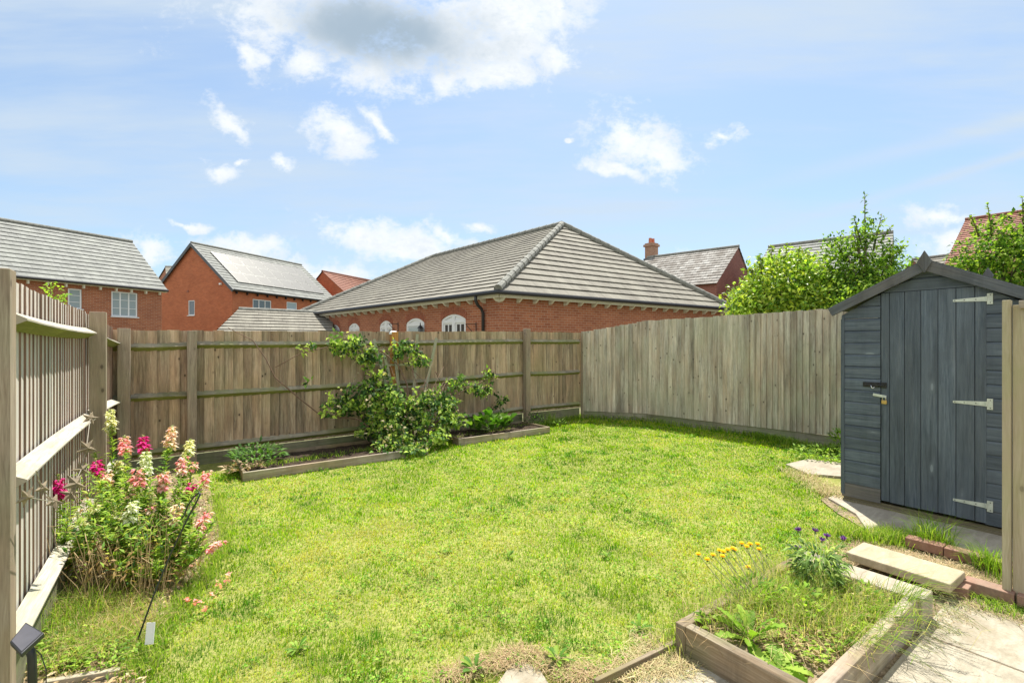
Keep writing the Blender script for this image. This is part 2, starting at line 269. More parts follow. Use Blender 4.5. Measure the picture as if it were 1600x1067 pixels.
M = dict(
 fence=wood('fence_wood_weathered', (0.22, 0.155, 0.10), (0.62, 0.50, 0.35), (0.48, 0.32, 0.20), 1.0, (0.25, 0.25, 0.11), 0.3, islands=0.34, ksel=0.4, blotch=0.5, kd=1.2),
 fence_grey=wood('fence_wood_silvered', (0.30, 0.255, 0.19), (0.78, 0.72, 0.59), (0.50, 0.39, 0.28), 1.0, (0.42, 0.44, 0.30), 0.4, islands=0.26, ksel=0.35, blotch=0.42, kd=1.3, streak=0.25, streakcol=(0.62, 0.64, 0.58)),
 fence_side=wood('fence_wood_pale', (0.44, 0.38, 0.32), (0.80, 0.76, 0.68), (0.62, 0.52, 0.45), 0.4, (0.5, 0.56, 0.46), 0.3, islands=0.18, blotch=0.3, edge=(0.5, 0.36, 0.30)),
 post=wood('post_wood', (0.24, 0.18, 0.13), (0.48, 0.40, 0.30), (0.36, 0.26, 0.18), 0.8, (0.24, 0.27, 0.14), 0.25, islands=0.15, grain=2, blotch=0.3),
 rail=wood('rail_wood', (0.30, 0.27, 0.21), (0.60, 0.56, 0.47), (0.46, 0.41, 0.33), 0.4, (0.36, 0.38, 0.2), 0.3, islands=0.12, blotch=0.25),
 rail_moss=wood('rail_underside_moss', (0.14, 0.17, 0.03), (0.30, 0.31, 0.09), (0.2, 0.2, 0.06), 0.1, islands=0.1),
 gravel_grey=wood('gravel_board_grey', (0.24, 0.22, 0.16), (0.46, 0.43, 0.33), (0.3, 0.27, 0.19), 0.3, (0.22, 0.27, 0.12), 0.6, islands=0.15, blotch=0.4),
 gravel=wood('gravel_board_wood', (0.17, 0.15, 0.10), (0.36, 0.33, 0.24), (0.22, 0.22, 0.12), 0.3, (0.16, 0.2, 0.08), 0.6, islands=0.2, blotch=0.4),
 new=wood('new_orange_wood', (0.42, 0.18, 0.05), (0.62, 0.32, 0.10), None, 0.2, islands=0.1),
 gate=wood('gate_wood', (0.36, 0.29, 0.19), (0.58, 0.50, 0.36), (0.46, 0.38, 0.25), 0.5, (0.28, 0.34, 0.10), 0.35, islands=0.1, grain=2.5),
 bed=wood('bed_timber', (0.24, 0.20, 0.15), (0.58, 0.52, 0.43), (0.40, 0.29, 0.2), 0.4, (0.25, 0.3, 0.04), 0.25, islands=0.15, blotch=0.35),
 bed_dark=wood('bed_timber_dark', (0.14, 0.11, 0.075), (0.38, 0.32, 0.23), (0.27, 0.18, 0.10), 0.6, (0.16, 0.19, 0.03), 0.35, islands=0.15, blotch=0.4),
 shed=wood('shed_paint', (0.058, 0.078, 0.10), (0.155, 0.188, 0.225), (0.105, 0.125, 0.145), 0.8, None, 0, 0.6, islands=0.16, knotcol=(0.26, 0.30, 0.33), streak=0.3, streakcol=(0.24, 0.26, 0.27), ksel=0.3, blotch=0.25, kd=0.5),
 shed_worn=wood('shed_paint_worn', (0.07, 0.075, 0.078), (0.16, 0.165, 0.165), (0.2, 0.17, 0.14), 0.4, None, 0, 0.75, islands=0.1, streak=0.3, streakcol=(0.33, 0.28, 0.22)),
 shed_trim=wood('shed_trim_paint', (0.07, 0.08, 0.09), (0.165, 0.18, 0.195), (0.15, 0.14, 0.13), 0.5, None, 0, 0.7, islands=0.1, streak=0.35, streakcol=(0.28, 0.26, 0.23), blotch=0.3),
 brick_tan=brick_mat('brick_tan', (0.40, 0.235, 0.16), (0.33, 0.185, 0.125), (0.4, 0.31, 0.24)),
 bearer=wood('bearer_wood', (0.16, 0.13, 0.08), (0.32, 0.28, 0.19), (0.22, 0.2, 0.1), 0.2),
 backrail=wood('rail_wood_dark', (0.17, 0.15, 0.11), (0.42, 0.38, 0.29), (0.28, 0.25, 0.17), 0.5, (0.2, 0.23, 0.06), 0.6, islands=0.15, blotch=0.4),
 trellis=wood('trellis_wood', (0.34, 0.33, 0.24), (0.6, 0.57, 0.44), None, 0.1, (0.3, 0.33, 0.15), 0.4),
 felt=plain('roof_felt', (0.12, 0.13, 0.12), 0.95, var=0.5, scale=120),
 galv=plain('zinc_plate', (0.62, 0.66, 0.58), 0.5, 0.25, 0.2),
 chrome=plain('chrome', (0.7, 0.7, 0.7), 0.2, 1.0, 0.05),
 black=plain('black_japanned', (0.012, 0.012, 0.013), 0.35),
 plastic=plain('black_plastic', (0.02, 0.021, 0.023), 0.4),
 brass=plain('brass', (0.62, 0.42, 0.14), 0.35, 0.6),
 white=plain('white_upvc', (0.78, 0.79, 0.80), 0.4, var=0.04),
 cream=plain('cream_paint', (0.66, 0.62, 0.50), 0.6, var=0.1),
 ghost=plain('pale_grey_door', (0.42, 0.48, 0.48), 0.5, var=0.05),
 blackmetal=plain('black_metal', (0.02, 0.02, 0.022), 0.45),
 glass=glass_mat('window_glass', (0.10, 0.13, 0.15)),
 glass_dark=glass_mat('window_glass_dark', (0.05, 0.06, 0.06)),
 blind=glass_mat('window_blind_glass', (0.30, 0.37, 0.40)),
 brick=brick_mat('brick_red', (0.41, 0.155, 0.08), (0.30, 0.10, 0.055), (0.44, 0.32, 0.23)),
 brick_o=brick_mat('brick_orange', (0.48, 0.155, 0.07), (0.38, 0.115, 0.055), (0.44, 0.23, 0.15)),
 brick_d=brick_mat('brick_dull', (0.30, 0.125, 0.09), (0.24, 0.095, 0.07), (0.3, 0.22, 0.18)),
 arch=plain('arch_brick', (0.36, 0.125, 0.07), 0.9, var=0.4, scale=14),
 arch_joint=plain('mortar', (0.42, 0.32, 0.24), 0.95),
 tile=tile_mat('concrete_tile', (0.185, 0.17, 0.14), (0.235, 0.22, 0.18), (0.29, 0.275, 0.225), patch=0.7),
 tile2=tile_mat('slate_grey_tile', (0.20, 0.205, 0.19), (0.26, 0.265, 0.245), (0.30, 0.31, 0.275), tw=0.3, rh=0.34),
 tile3=tile_mat('mottled_tile', (0.24, 0.22, 0.195), (0.44, 0.43, 0.40), (0.13, 0.11, 0.09), tw=0.33, rh=0.3, patch=0.8, joint=0.03),
 tile_red=tile_mat('red_pantile', (0.25, 0.10, 0.065), (0.34, 0.16, 0.11), (0.16, 0.08, 0.06), tw=0.25, rh=0.3, joint=0.03),
 hip=plain('hip_tile', (0.24, 0.24, 0.21), 0.85, var=0.45, scale=9),
 solar=plain('solar_cell', (0.20, 0.19, 0.17), 0.3, 0.2, 0.05),
 solar_frame=plain('solar_frame', (0.38, 0.38, 0.36), 0.4, 0.5, 0.05),
 chimney_pot=plain('terracotta', (0.5, 0.16, 0.09), 0.8),
 lead=plain('lead', (0.09, 0.10, 0.11), 0.6),
 soil=soil_mat('soil_dark', (0.018, 0.013, 0.010), (0.09, 0.065, 0.045)),
 soil_dry=soil_mat('soil_dry', (0.16, 0.115, 0.07), (0.42, 0.33, 0.22), 34),
 turf=soil_mat('lawn_turf', (0.15, 0.19, 0.03), (0.36, 0.34, 0.12), 45, 0.3),
 ground=soil_mat('ground_far', (0.12, 0.13, 0.06), (0.2, 0.19, 0.11), 6),
 paving=stone_mat('paving_stone', (0.29, 0.255, 0.19), (0.42, 0.385, 0.30), (0.22, 0.17, 0.10), 0.7),
 slab=stone_mat('old_slab', (0.30, 0.26, 0.2), (0.44, 0.39, 0.30), (0.24, 0.19, 0.13), 0.5),
 step=stone_mat('step_stone', (0.34, 0.285, 0.18), (0.46, 0.39, 0.265), (0.45, 0.38, 0.24), 0.3),
 brickloose=stone_mat('loose_brick', (0.25, 0.125, 0.085), (0.36, 0.21, 0.15), (0.24, 0.18, 0.125), 0.9),
 leaf=leaf_mat('leaves'), leaf_gloss=leaf_mat('leaves_glossy', 0.35, 0.38, 0.4), grass=leaf_mat('grass_blades', 0.5, 0.8, 0.03), petal=leaf_mat('petals', 0.4, 0.6, 0.2),
 straw=leaf_mat('straw', 0.15, 0.8, 0.1),
 bark=plain('bark', (0.16, 0.12, 0.08), 0.9, var=0.4, scale=40), cane=plain('cane', (0.20, 0.12, 0.08), 0.8, var=0.3), stemg=plain('green_stem', (0.16, 0.22, 0.06), 0.7),
 wire=plain('dark_wire', (0.03, 0.035, 0.03), 0.5), cord=plain('pale_cord', (0.36, 0.33, 0.27), 0.9),
 stardrift=plain('driftwood', (0.26, 0.205, 0.13), 0.85, var=0.5, scale=60), panel=plain('solar_lamp_cell', (0.12, 0.12, 0.14), 0.2, 0.2, 0.1),
 stone=plain('pale_stone', (0.6, 0.56, 0.48), 0.9, var=0.25, scale=12),
)

# ---------------------------------------------------------------- mesh helpers
class MB:
    def __init__(s): s.v = []; s.f = []; s.uv = []
    def face(s, pts, uvs=None):
        i = len(s.v); s.v += [tuple(p) for p in pts]; s.f.append(list(range(i, i+len(pts)))); s.uv += list(uvs) if uvs else [(0, 0)]*len(pts)
    def solid(s, V, Fs, uvf=None):
        i = len(s.v); s.v += [tuple(p) for p in V]
        for f in Fs:
            s.f.append([i+k for k in f]); s.uv += [uvf(V[k], f) if uvf else (0, 0) for k in f]
    def beam(s, p0, p1, w, h, side=None, taper=1.0, prof=None):
        """a bar from p0 to p1; w runs along 'side', h along the third axis; uv v follows the length"""
        p0, p1 = Vector(p0), Vector(p1); d = p1-p0; ln = d.length; d = d/ln
        if side is None: side = Vector((0, 0, 1)).cross(d) if abs(d.z) < 0.9 else Vector((1, 0, 0))
        side = Vector(side); side = (side - d*side.dot(d)).normalized(); up = d.cross(side)
        pr = prof or [(-w/2, -h/2), (w/2, -h/2), (w/2, h/2), (-w/2, h/2)]
        n = len(pr); V = [p0+side*a+up*b for a, b in pr]+[p1+side*a*taper+up*b*taper for a, b in pr]
        i = len(s.v); s.v += [tuple(q) for q in V]; o = rnd.random()*5
        acc = 0.0
        for k in range(n):
            k2 = (k+1) % n; e = math.dist(pr[k], pr[k2])
            s.f.append([i+k, i+k2, i+n+k2, i+n+k]); s.uv += [(acc, o), (acc+e, o), (acc+e, o+ln), (acc, o+ln)]; acc += e
        s.f.append([i+k for k in range(n)][::-1]); s.uv += [(pr[k][0], pr[k][1]*0.1) for k in range(n)][::-1]
        s.f.append([i+n+k for k in range(n)]); s.uv += [(pr[k][0], pr[k][1]*0.1) for k in range(n)]
    def box(s, c, sx, sy, sz, ax=None):
        ax = Vector(ax or (1, 0, 0)); c = Vector(c); s.beam(c-Vector((0, 0, sz/2)), c+Vector((0, 0, sz/2)), sx, sy, ax)
    def box2(s, a0, a1, b0, b1, z0, z1):
        """axis box with the grain along its longest side"""
        c = Vector(((a0+a1)/2, (b0+b1)/2, (z0+z1)/2)); X, Y, Z = abs(a1-a0), abs(b1-b0), abs(z1-z0)
        if Z >= X and Z >= Y: s.beam(c-Vector((0, 0, Z/2)), c+Vector((0, 0, Z/2)), X, Y, (1, 0, 0))
        elif X >= Y: s.beam(c-Vector((X/2, 0, 0)), c+Vector((X/2, 0, 0)), Y, Z, (0, 1, 0))
        else: s.beam(c-Vector((0, Y/2, 0)), c+Vector((0, Y/2, 0)), X, Z, (1, 0, 0))
    def tube(s, pts, r, n=8, r1=None, close=True):
        pts = [Vector(p) for p in pts]; m = len(pts); i = len(s.v); prev = None; acc = 0
        for k, p in enumerate(pts):
            t = (pts[min(k+1, m-1)]-pts[max(k-1, 0)]).normalized()
            if prev is None: a = t.orthogonal().normalized()
            else: a = (prev-t*prev.dot(t)).normalized()
            prev = a; b = t.cross(a); rr = (r[k] if isinstance(r, (list, tuple)) else r + ((r1-r)*k/(m-1) if r1 is not None else 0))
            s.v += [tuple(p+a*(rr*math.cos(2*math.pi*j/n))+b*(rr*math.sin(2*math.pi*j/n))) for j in range(n)]
        for k in range(m-1):
            l = (pts[k+1]-pts[k]).length
            for j in range(n):
                j2 = (j+1) % n
                s.f.append([i+k*n+j, i+k*n+j2, i+(k+1)*n+j2, i+(k+1)*n+j]); s.uv += [(j*r0_(r)*0.8, acc), ((j+1)*r0_(r)*0.8, acc), ((j+1)*r0_(r)*0.8, acc+l), (j*r0_(r)*0.8, acc+l)]
            acc += l
        if close:
            s.f.append([i+j for j in range(n)][::-1]); s.uv += [(0, 0)]*n
            s.f.append([i+(m-1)*n+j for j in range(n)]); s.uv += [(0, 0)]*n
    def build(s, name, mat, parent=None, smooth=False, bevel=0):
        me = bpy.data.meshes.new(name); me.from_pydata(s.v, [], s.f)
        uvl = me.uv_layers.new(name='UVMap'); uvl.data.foreach_set('uv', np.array(s.uv, dtype=np.float32).ravel())
        me.materials.append(mat); me.update()
        if smooth: me.polygons.foreach_set('use_smooth', [True]*len(me.polygons))
        o = bpy.data.objects.new(name, me); COL.objects.link(o)
        if bevel:
            bm = o.modifiers.new('bevel', 'BEVEL'); bm.width = bevel; bm.segments = 2; bm.limit_method = 'ANGLE'
        if parent is not None: place(o, parent)
        return o
def r0_(r): return r[0] if isinstance(r, (list, tuple)) else r
def place(o, parent):
    o.parent = parent
    o.matrix_parent_inverse = Matrix.Translation(-parent.location) if parent.parent is None else Matrix.Identity(4)
def tag(o, label=None, cat=None, group=None, kind=None):
    if label: o['label'] = label
    if cat: o['category'] = cat
    if group: o['group'] = group
    if kind: o['kind'] = kind
    return o
def thing(name, label, cat, loc=(0, 0, 0), group=None):
    o = bpy.data.objects.new(name, None); COL.objects.link(o); o.location = loc; o.empty_display_size = 0.1
    return tag(o, label, cat, group)
def struct(o, kind='structure'): o['kind'] = kind; return o
def copy_tree(o, parent=None):
    c = o.copy(); COL.objects.link(c)
    if parent is not None: c.parent = parent
    for ch in [x for x in list(bpy.data.objects) if x.parent == o]: copy_tree(ch, c)
    return c

def np_mesh(name, V, sizes, idx, tint, mat, parent=None, smooth=False):
    """V (n,3), faces as sizes + flat index, tint (n,3) per vertex"""
    me = bpy.data.meshes.new(name); me.vertices.add(len(V)); me.vertices.foreach_set('co', V.astype(np.float32).ravel())
    me.loops.add(len(idx)); me.loops.foreach_set('vertex_index', idx.astype(np.int32))
    me.polygons.add(len(sizes)); st = np.concatenate([[0], np.cumsum(sizes)[:-1]])
    me.polygons.foreach_set('loop_start', st.astype(np.int32)); me.polygons.foreach_set('loop_total', sizes.astype(np.int32))
    a = me.color_attributes.new('tint', 'FLOAT_COLOR', 'POINT')
    c = np.ones((len(V), 4), dtype=np.float32); c[:, :3] = tint; a.data.foreach_set('color', c.ravel())
    me.update(calc_edges=True); me.validate(); me.materials.append(mat)
    if smooth: me.polygons.foreach_set('use_smooth', np.ones(len(sizes), dtype=bool))
    o = bpy.data.objects.new(name, me); COL.objects.link(o)
    if parent is not None: place(o, parent)
    return o
def unit(a): return a/np.maximum(np.linalg.norm(a, axis=1, keepdims=True), 1e-9)
def leaves_arr(P, D, Nn, L, W, fold=0.25, curl=0.15):
    """leaf per row: base P, direction D, normal Nn, length L, width W -> 6 verts, 4 faces"""
    D = unit(D); S = unit(np.cross(D, Nn)); U = np.cross(S, D); L = L[:, None]; W = W[:, None]
    b = P; m = P+D*L*0.5+U*L*curl*0.5; t = P+D*L-U*L*curl
    l1 = P+D*L*0.42-S*W*0.5+U*W*fold; r1 = P+D*L*0.42+S*W*0.5+U*W*fold
    V = np.stack([b, l1, m, r1, t], 1).reshape(-1, 3); n = len(P)
    base = (np.arange(n)*5)[:, None]
    idx = (base + np.array([[0, 2, 1, 0, 3, 2, 1, 2, 4, 2, 3, 4]])).ravel()
    return V, np.full(n*4, 3), idx, 5
def leaf_obj(name, P, D, Nn, L, W, C, mat, parent=None, **kw):
    V, s, i, k = leaves_arr(P, D, Nn, L, W, **kw)
    return np_mesh(name, V, s, i, np.repeat(C, k, axis=0), mat, parent)
def blades_arr(P, H, Wd, lean, az, bend=0.5):
    """grass blade: 5 verts, 2 faces"""
    n = len(P); dirv = np.stack([np.cos(az), np.sin(az), np.zeros(n)], 1); sd = np.stack([-np.sin(az), np.cos(az), np.zeros(n)], 1)
    up = np.array([[0, 0, 1.0]]); H_ = H[:, None]; W_ = Wd[:, None]; l = lean[:, None]
    mid = P+up*H_*0.55+dirv*H_*l*0.35; tip = P+up*H_*(1-0.35*l)+dirv*H_*l*(0.35+bend)
    V = np.stack([P-sd*W_/2, P+sd*W_/2, mid-sd*W_*0.42, mid+sd*W_*0.42, tip], 1).reshape(-1, 3)
    base = (np.arange(n)*5)[:, None]; idx = (base+np.array([[0, 1, 3, 2, 2, 3, 4]])).ravel()
    sizes = np.tile([4, 3], n); return V, sizes, idx, 5
def blade_obj(name, P, H, Wd, lean, az, C, mat, parent=None, bend=0.5):
    V, s, i, k = blades_arr(P, H, Wd, lean, az, bend)
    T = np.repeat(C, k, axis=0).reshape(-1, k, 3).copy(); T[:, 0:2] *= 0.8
    return np_mesh(name, V, s, i, T.reshape(-1, 3), mat, parent)
def cols(n, base, var=0.2, hue=0.06):
    base = np.array(base); v = 1+rng.normal(0, var, (n, 1)).clip(-2*var, 2*var); h = 1+rng.normal(0, hue, (n, 3))
    return np.clip(base*v*h, 0.002, 1.0)
def mixcols(n, palette, weights, var=0.15):
    w = np.array(weights, float); w /= w.sum(); k = rng.choice(len(palette), n, p=w)
    return np.clip(np.array(palette)[k]*(1+rng.normal(0, var, (n, 1)).clip(-.4, .5)), 0.002, 1)
def in_poly(x, y, poly):
    c = np.zeros(len(x), bool); j = len(poly)-1
    for i in range(len(poly)):
        xi, yi = poly[i][0], poly[i][1]; xj, yj = poly[j][0], poly[j][1]
        c ^= ((yi > y) != (yj > y)) & (x < (xj-xi)*(y-yi)/((yj-yi) or 1e-9)+xi); j = i
    return c
def vn(x, y, cell, seed):
    # value noise: a random number per cell corner, smoothly blended
    g = np.random.default_rng(seed).random((256, 256)); u, v = x/cell+100, y/cell+100; i, j = np.floor(u).astype(int), np.floor(v).astype(int); fu, fv = u-i, v-j
    fu, fv = fu*fu*(3-2*fu), fv*fv*(3-2*fv); i, j = i % 255, j % 255
    return (g[i, j]*(1-fu)+g[i+1, j]*fu)*(1-fv)+(g[i, j+1]*(1-fu)+g[i+1, j+1]*fu)*fv
_ph = rng.random((24, 3))*6.28; _fr = rng.normal(0, 1, (24, 2))
def smooth_noise(x, y, f):
    s = np.zeros(len(x))
    for k in range(12): s += np.sin(f*(_fr[k, 0]*x+_fr[k, 1]*y)*(1+0.25*k)+_ph[k, 0])/(1+0.25*k)
    return s/3.2
def sheet(name, pts, z, mat, kind='structure', sub=0):
    mb = MB(); P = [(p[0], p[1], z) for p in pts]; mb.face(P, [(p[0], p[1]) for p in P]); o = mb.build(name, mat)
    if o.data.polygons[0].normal.z < 0: o.data.flip_normals()
    if kind: o['kind'] = kind
    return o
# ---------------------------------------------------------------- ground
sheet('ground', [(-400, -400), (500, -400), (500, 600), (-400, 600)], -0.06, M['ground'])
LAWN = [gp(*q).xy for q in [(150, 1200), (232, 1005), (300, 930), (352, 850), (335, 775), (308, 735), (360, 742), (410, 735), (620, 701), (640, 712), (705, 690), (845, 664), (905, 651), (1010, 656),
        (1167, 678), (1322, 713), (1322, 728), (1250, 718), (1228, 724), (1290, 768), (1345, 806), (1400, 838), (1395, 850), (1345, 862), (1240, 893), (1066, 990), (1058, 1012), (940, 1072), (860, 1085), (700, 1110), (500, 1200)]]
sheet('lawn', [(-0.75, -1.5), (8.3, -1.5), (8.3, 7.3), (-0.75, 7.3)], -0.01, M['turf'])
BEDL = [gp(*q).xy for q in [(-20, 1150), (225, 1085), (238, 1000), (305, 925), (345, 850), (330, 770), (290, 735)]] + [Vector((-0.36, 7.1)), Vector((-0.6, 2.6))]
sheet('flower_bed_soil', BEDL, 0.006, M['soil_dry'])
sheet('soil_strip', [(3.2, -1), (4.56, -1), (4.56, 1.3), (4.35, 1.45), (3.6, 1.35), (3.2, 1.3)], 0.0, M['soil_dry'])
sheet('shed_surround_soil', [(4.56, -1), (8.1, -1), (8.1, 2.0), (5.2, 2.0), (4.9, 1.75), (4.56, 1.35)], 0.001, M['soil_dry'])
def paver(name, pts, z0, z1, mat, kind='structure', parent=None):
    mb = MB(); n = len(pts); V = [(*p[:2], z1) for p in pts]+[(*p[:2], z0) for p in pts]
    ar = sum(pts[i][0]*pts[(i+1) % n][1]-pts[(i+1) % n][0]*pts[i][1] for i in range(n))
    f = [list(range(n))]+[[(i+1) % n, i, n+i, n+(i+1) % n] for i in range(n)]
    if ar < 0: f = [g[::-1] for g in f]
    mb.solid(V, f); o = mb.build(name, mat, parent, bevel=0.004)
    if kind: o['kind'] = kind
    return o
# paving beside the near planter: rows of slabs with open joints
mb = MB(); ra = [1.0, 1.42, 2.02, 2.62, 3.2, 3.76]
for i in range(5):
    bs = [0.765, 0.17, -0.43, -1.03, -1.6]
    if i < 2: bs = [1.3, 0.77, 0.17, -0.43, -1.03]
    if i == 1: bs = [1.3, 0.77, 0.17, -0.43, -1.03]
    for j in range(4):
        g = 0.004; mb.box2(ra[i]+g, ra[i+1]-g, bs[j+1]+g, bs[j]-g, -0.03, 0.004+rnd.uniform(-.002, .003))
struct(mb.build('paving', M['paving'], bevel=0.005))
sheet('paving_bedding', [(0.9, -2), (3.8, -2), (3.8, 0.8), (2.0, 0.9), (1.9, 1.42), (0.9, 1.42)], -0.006, M['soil_dry'])
paver('paving_slab', [gp(*q).xy for q in [(770, 1080), (792, 1048), (812, 1033), (842, 1045), (868, 1085), (860, 1200), (760, 1200)]], -0.03, 0.008, M['paving'])
paver('paving_slab', [gp(*q).xy for q in [(985, 1075), (1052, 1032), (1110, 1040), (1180, 1085), (1160, 1200), (960, 1200)]], -0.03, 0.012, M['paving'])
# slab under and beside the shed
paver('shed_base_slab', [(4.58, -0.6), (8.0, -0.6), (8.0, 1.9), (5.25, 1.95), (4.95, 1.62), (4.58, 1.42)], -0.03, 0.022, M['slab'])
paver('path_slab', [gp(*q).xy for q in [(1228, 727), (1262, 719), (1330, 727), (1332, 748), (1262, 742)]], -0.03, 0.02, M['slab'])

# ---------------------------------------------------------------- fences
FE = [(-0.05, -0.007), (0.05, -0.002), (0.05, 0.002), (-0.05, 0.011)]
def pales(mb, p0, p1, z0, z1, out, step=0.092, tilt=1, zt1=None, zb1=None, jag=0.006, t=0.022, thin=.005, wid=1.14, jw=1):
    """feather-edged boards side by side between p0 and p1, the thick edge of each lapping over the next; z may run from z0..z1 to zb1..zt1"""
    p0, p1 = Vector((*p0, 0)), Vector((*p1, 0)); d = (p1-p0); L = d.length; d.normalize(); out = Vector((*out, 0)).normalized()
    sg = 1 if Vector((0, 0, 1)).cross(d).dot(out) > 0 else -1
    n = max(1, round(L/step)); st = L/n
    for i in range(n):
        f = (i+0.5)/n; c = p0+d*(L*f); zb = z0+((zb1 if zb1 is not None else z0)-z0)*f; zt = z1+((zt1 if zt1 is not None else z1)-z1)*f + rnd.uniform(-jag, jag)
        ww = st*wid+rnd.uniform(-.005, .004)*jw; tt = rnd.uniform(-.002, .003)
        pr = [(-ww/2*tilt, 0), (ww/2*tilt, 0), (ww/2*tilt, thin), (-ww/2*tilt, t)]
        pr = [(x, (y+tt)*sg) for x, y in pr]
        if sg*tilt < 0: pr = pr[::-1]
        lean = rnd.uniform(-.003, .003)
        mb.beam(c+Vector((0, 0, zb)), c+d*lean*2+Vector((0, 0, zt)), ww, t, side=d, prof=pr)
ARR = [(-0.038, 0.0), (0.038, 0.0), (0.0, 0.062)]
def rail(name, p0, p1, z0, z1, inward, parent, sag=0.0, deep=0.058, half=0.042, mat='rail'):
    """arris rail: triangular bar whose long face lies on the boards"""
    p0, p1, w = Vector((*p0, z0)), Vector((*p1, z1)), Vector((*inward, 0)).normalized(); mb = MB(); md = MB(); n = 7 if sag else 1
    for k in range(n):
        f0, f1 = k/n, (k+1)/n
        q = [p0.lerp(p1, f)+Vector((0, 0, -sag*4*f*(1-f))) for f in (f0, f1)]
        tri = [[x+Vector((0, 0, half)), x+w*deep+Vector((0, 0, 0.004)), x+w*deep-Vector((0, 0, 0.004)), x-Vector((0, 0, half))] for x in q]
        l0, l1 = (q[1]-q[0]).length*k, (q[1]-q[0]).length*(k+1)
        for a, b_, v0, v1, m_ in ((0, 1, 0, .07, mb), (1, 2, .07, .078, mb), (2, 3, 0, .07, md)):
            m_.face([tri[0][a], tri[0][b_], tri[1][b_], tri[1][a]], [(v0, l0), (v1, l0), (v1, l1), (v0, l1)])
        if k == 0: mb.face([tri[0][j] for j in (0, 3, 2, 1)])
        if k == n-1: mb.face(tri[1])
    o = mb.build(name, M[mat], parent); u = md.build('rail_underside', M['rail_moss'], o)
    return o
# left fence, seen from its rail side
LF = [(-0.505, 2.80), (-0.455, 5.15), (-0.40, 7.25)]
fl = thing('fence', 'bleached board fence with sloping-topped rails on the left, behind the snapdragons', 'fence', (-0.5, 4, 0))
def post(name, x, y, z0, z1, parent, s=0.1, mat='post', capw=True):
    mb = MB(); mb.beam((x, y, z0), (x, y, z1), s, s, side=(1, 0, 0)); o = mb.build(name, M[mat], parent, bevel=0.004); return o
BL = [(-0.535, 0.9, 1.80, .0), (-0.535, 2.80, 1.79, .0), (-0.492, 5.15, 1.775, 0.0), (-0.44, 7.3, 1.71, -0.09)]
for k in range(3):
    (x0, y0, t0, g0), (x1, y1, t1, g1) = BL[k], BL[k+1]
    if k == 0: continue
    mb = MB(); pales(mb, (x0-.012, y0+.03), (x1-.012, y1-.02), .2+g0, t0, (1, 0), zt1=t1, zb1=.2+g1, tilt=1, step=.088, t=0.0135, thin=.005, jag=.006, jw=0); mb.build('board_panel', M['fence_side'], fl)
    for zz, sg in ((1.61, 0.012), (0.93, -0.012), (0.27, 0)):
        rail('rail', (x0+.012, y0+.05), (x1+.012, y1-.05), zz+g0, zz+g1+(-.01 if k == 1 else 0), (1, 0), fl, sag=sg, deep=0.07)
    mb = MB(); mb.beam((x0+.03, y0+.05, .09+g0), (x1+.03, y1-.05, .09+g1), .025, .2, side=(1, 0, 0)); mb.build('gravel_board', M['gravel'], fl)
post('post', -0.52, 2.71, -.1, 1.80, fl, .1)
post('post', -0.41, 5.20, -.1, 1.775, fl, .105)
# back fence
fb = thing('fence', 'long brown board fence with three rails behind the climbing shrub', 'fence', (3.3, 7.3, 0))
BP = [(-0.62, 7.25, -.09), (0.32, 7.24, -.08), (2.95, 7.2, -.05), (5.58, 7.2, 0), (7.07, 7.2, 0)]
post('post', -0.335, 7.12, -.2, 1.70, fb, .115)
for i, (x, y, g) in enumerate(BP[1:4]):
    o = post('post', x, y-.065, -.2, 1.765+g+(0.03 if i == 2 else 0.0), fb, .1, 'new' if i == 1 else 'post')
    if i == 2:
        mb = MB(); mb.beam((x, y-.06, 1.797), (x, y-.06, 1.815), .108, .108, side=(1, 0, 0)); mb.build('post_cap', M['bed'], fb, bevel=.003)
for k in range(4):
    (x0, y0, g0), (x1, y1, g1) = BP[k], BP[k+1]
    mb = MB(); pales(mb, (x0+.02, y0+.045), (x1-.01, y1+.045), .22+g0, 1.77+g0, (0, -1), zt1=1.77+g1, zb1=.22+g1, tilt=-1, step=.108, t=.026); mb.build('board_panel', M['fence'], fb)
    e0, e1 = (x0+.05, x1-.05)
    for zz in (1.585, 0.955, 0.30):
        rail('rail', (e0, y0+.03), (e1, y1+.03), zz+g0+rnd.uniform(-.01, .01), zz+g1+rnd.uniform(-.01, .01), (0, -1), fb, sag=rnd.uniform(-.01, .016), half=.048, deep=.055, mat='backrail')
    mb = MB(); mb.beam((x0+.05, y0+.02, .09+g0), (x1-.05, y1+.02, .09+g1), .025, .24, side=(0, 1, 0)); mb.build('gravel_board', M['gravel'], fb)
# right fence, smooth side towards the garden
fr = thing('fence', 'silvery grey vertical-board fence stepping up beside the lawn to the dark shed', 'fence', (7.9, 5, 0))
RP = [(7.06, 7.18, 1.78, .15), (7.80, 6.13, 1.99, .15), (7.92, 4.2, 2.02, .16), (8.02, 2.6, 2.05, .18), (8.12, -1.0, 2.08, .18)]
for k in range(4):
    (x0, y0, t0, g0), (x1, y1, t1, g1) = RP[k], RP[k+1]
    nrm = Vector((-(y0-y1), -(x1-x0))).normalized()
    mb = MB(); pales(mb, (x0, y0), (x1, y1), g0, t0, nrm, zt1=t1, zb1=g1, tilt=1 if k % 2 else -1, step=.088, jag=.008, t=.03); mb.build('board_panel', M['fence_grey'], fr)
    mb = MB(); mb.beam((x0+.02, y0, g0/2-.01), (x1+.02, y1, g1/2-.01), .03, g0+.02, side=(1, 0, 0)); mb.build('gravel_board', M['gravel_grey'], fr)
mb = MB(); mb.beam((7.07, 7.17, 0.0), (7.07, 7.17, 1.76), .05, .05); mb.build('corner_batten', M['post'], fr)
for q in RP[1:4]: post('post', q[0]+.08, q[1], -.1, q[2]-.06, fr, .09)

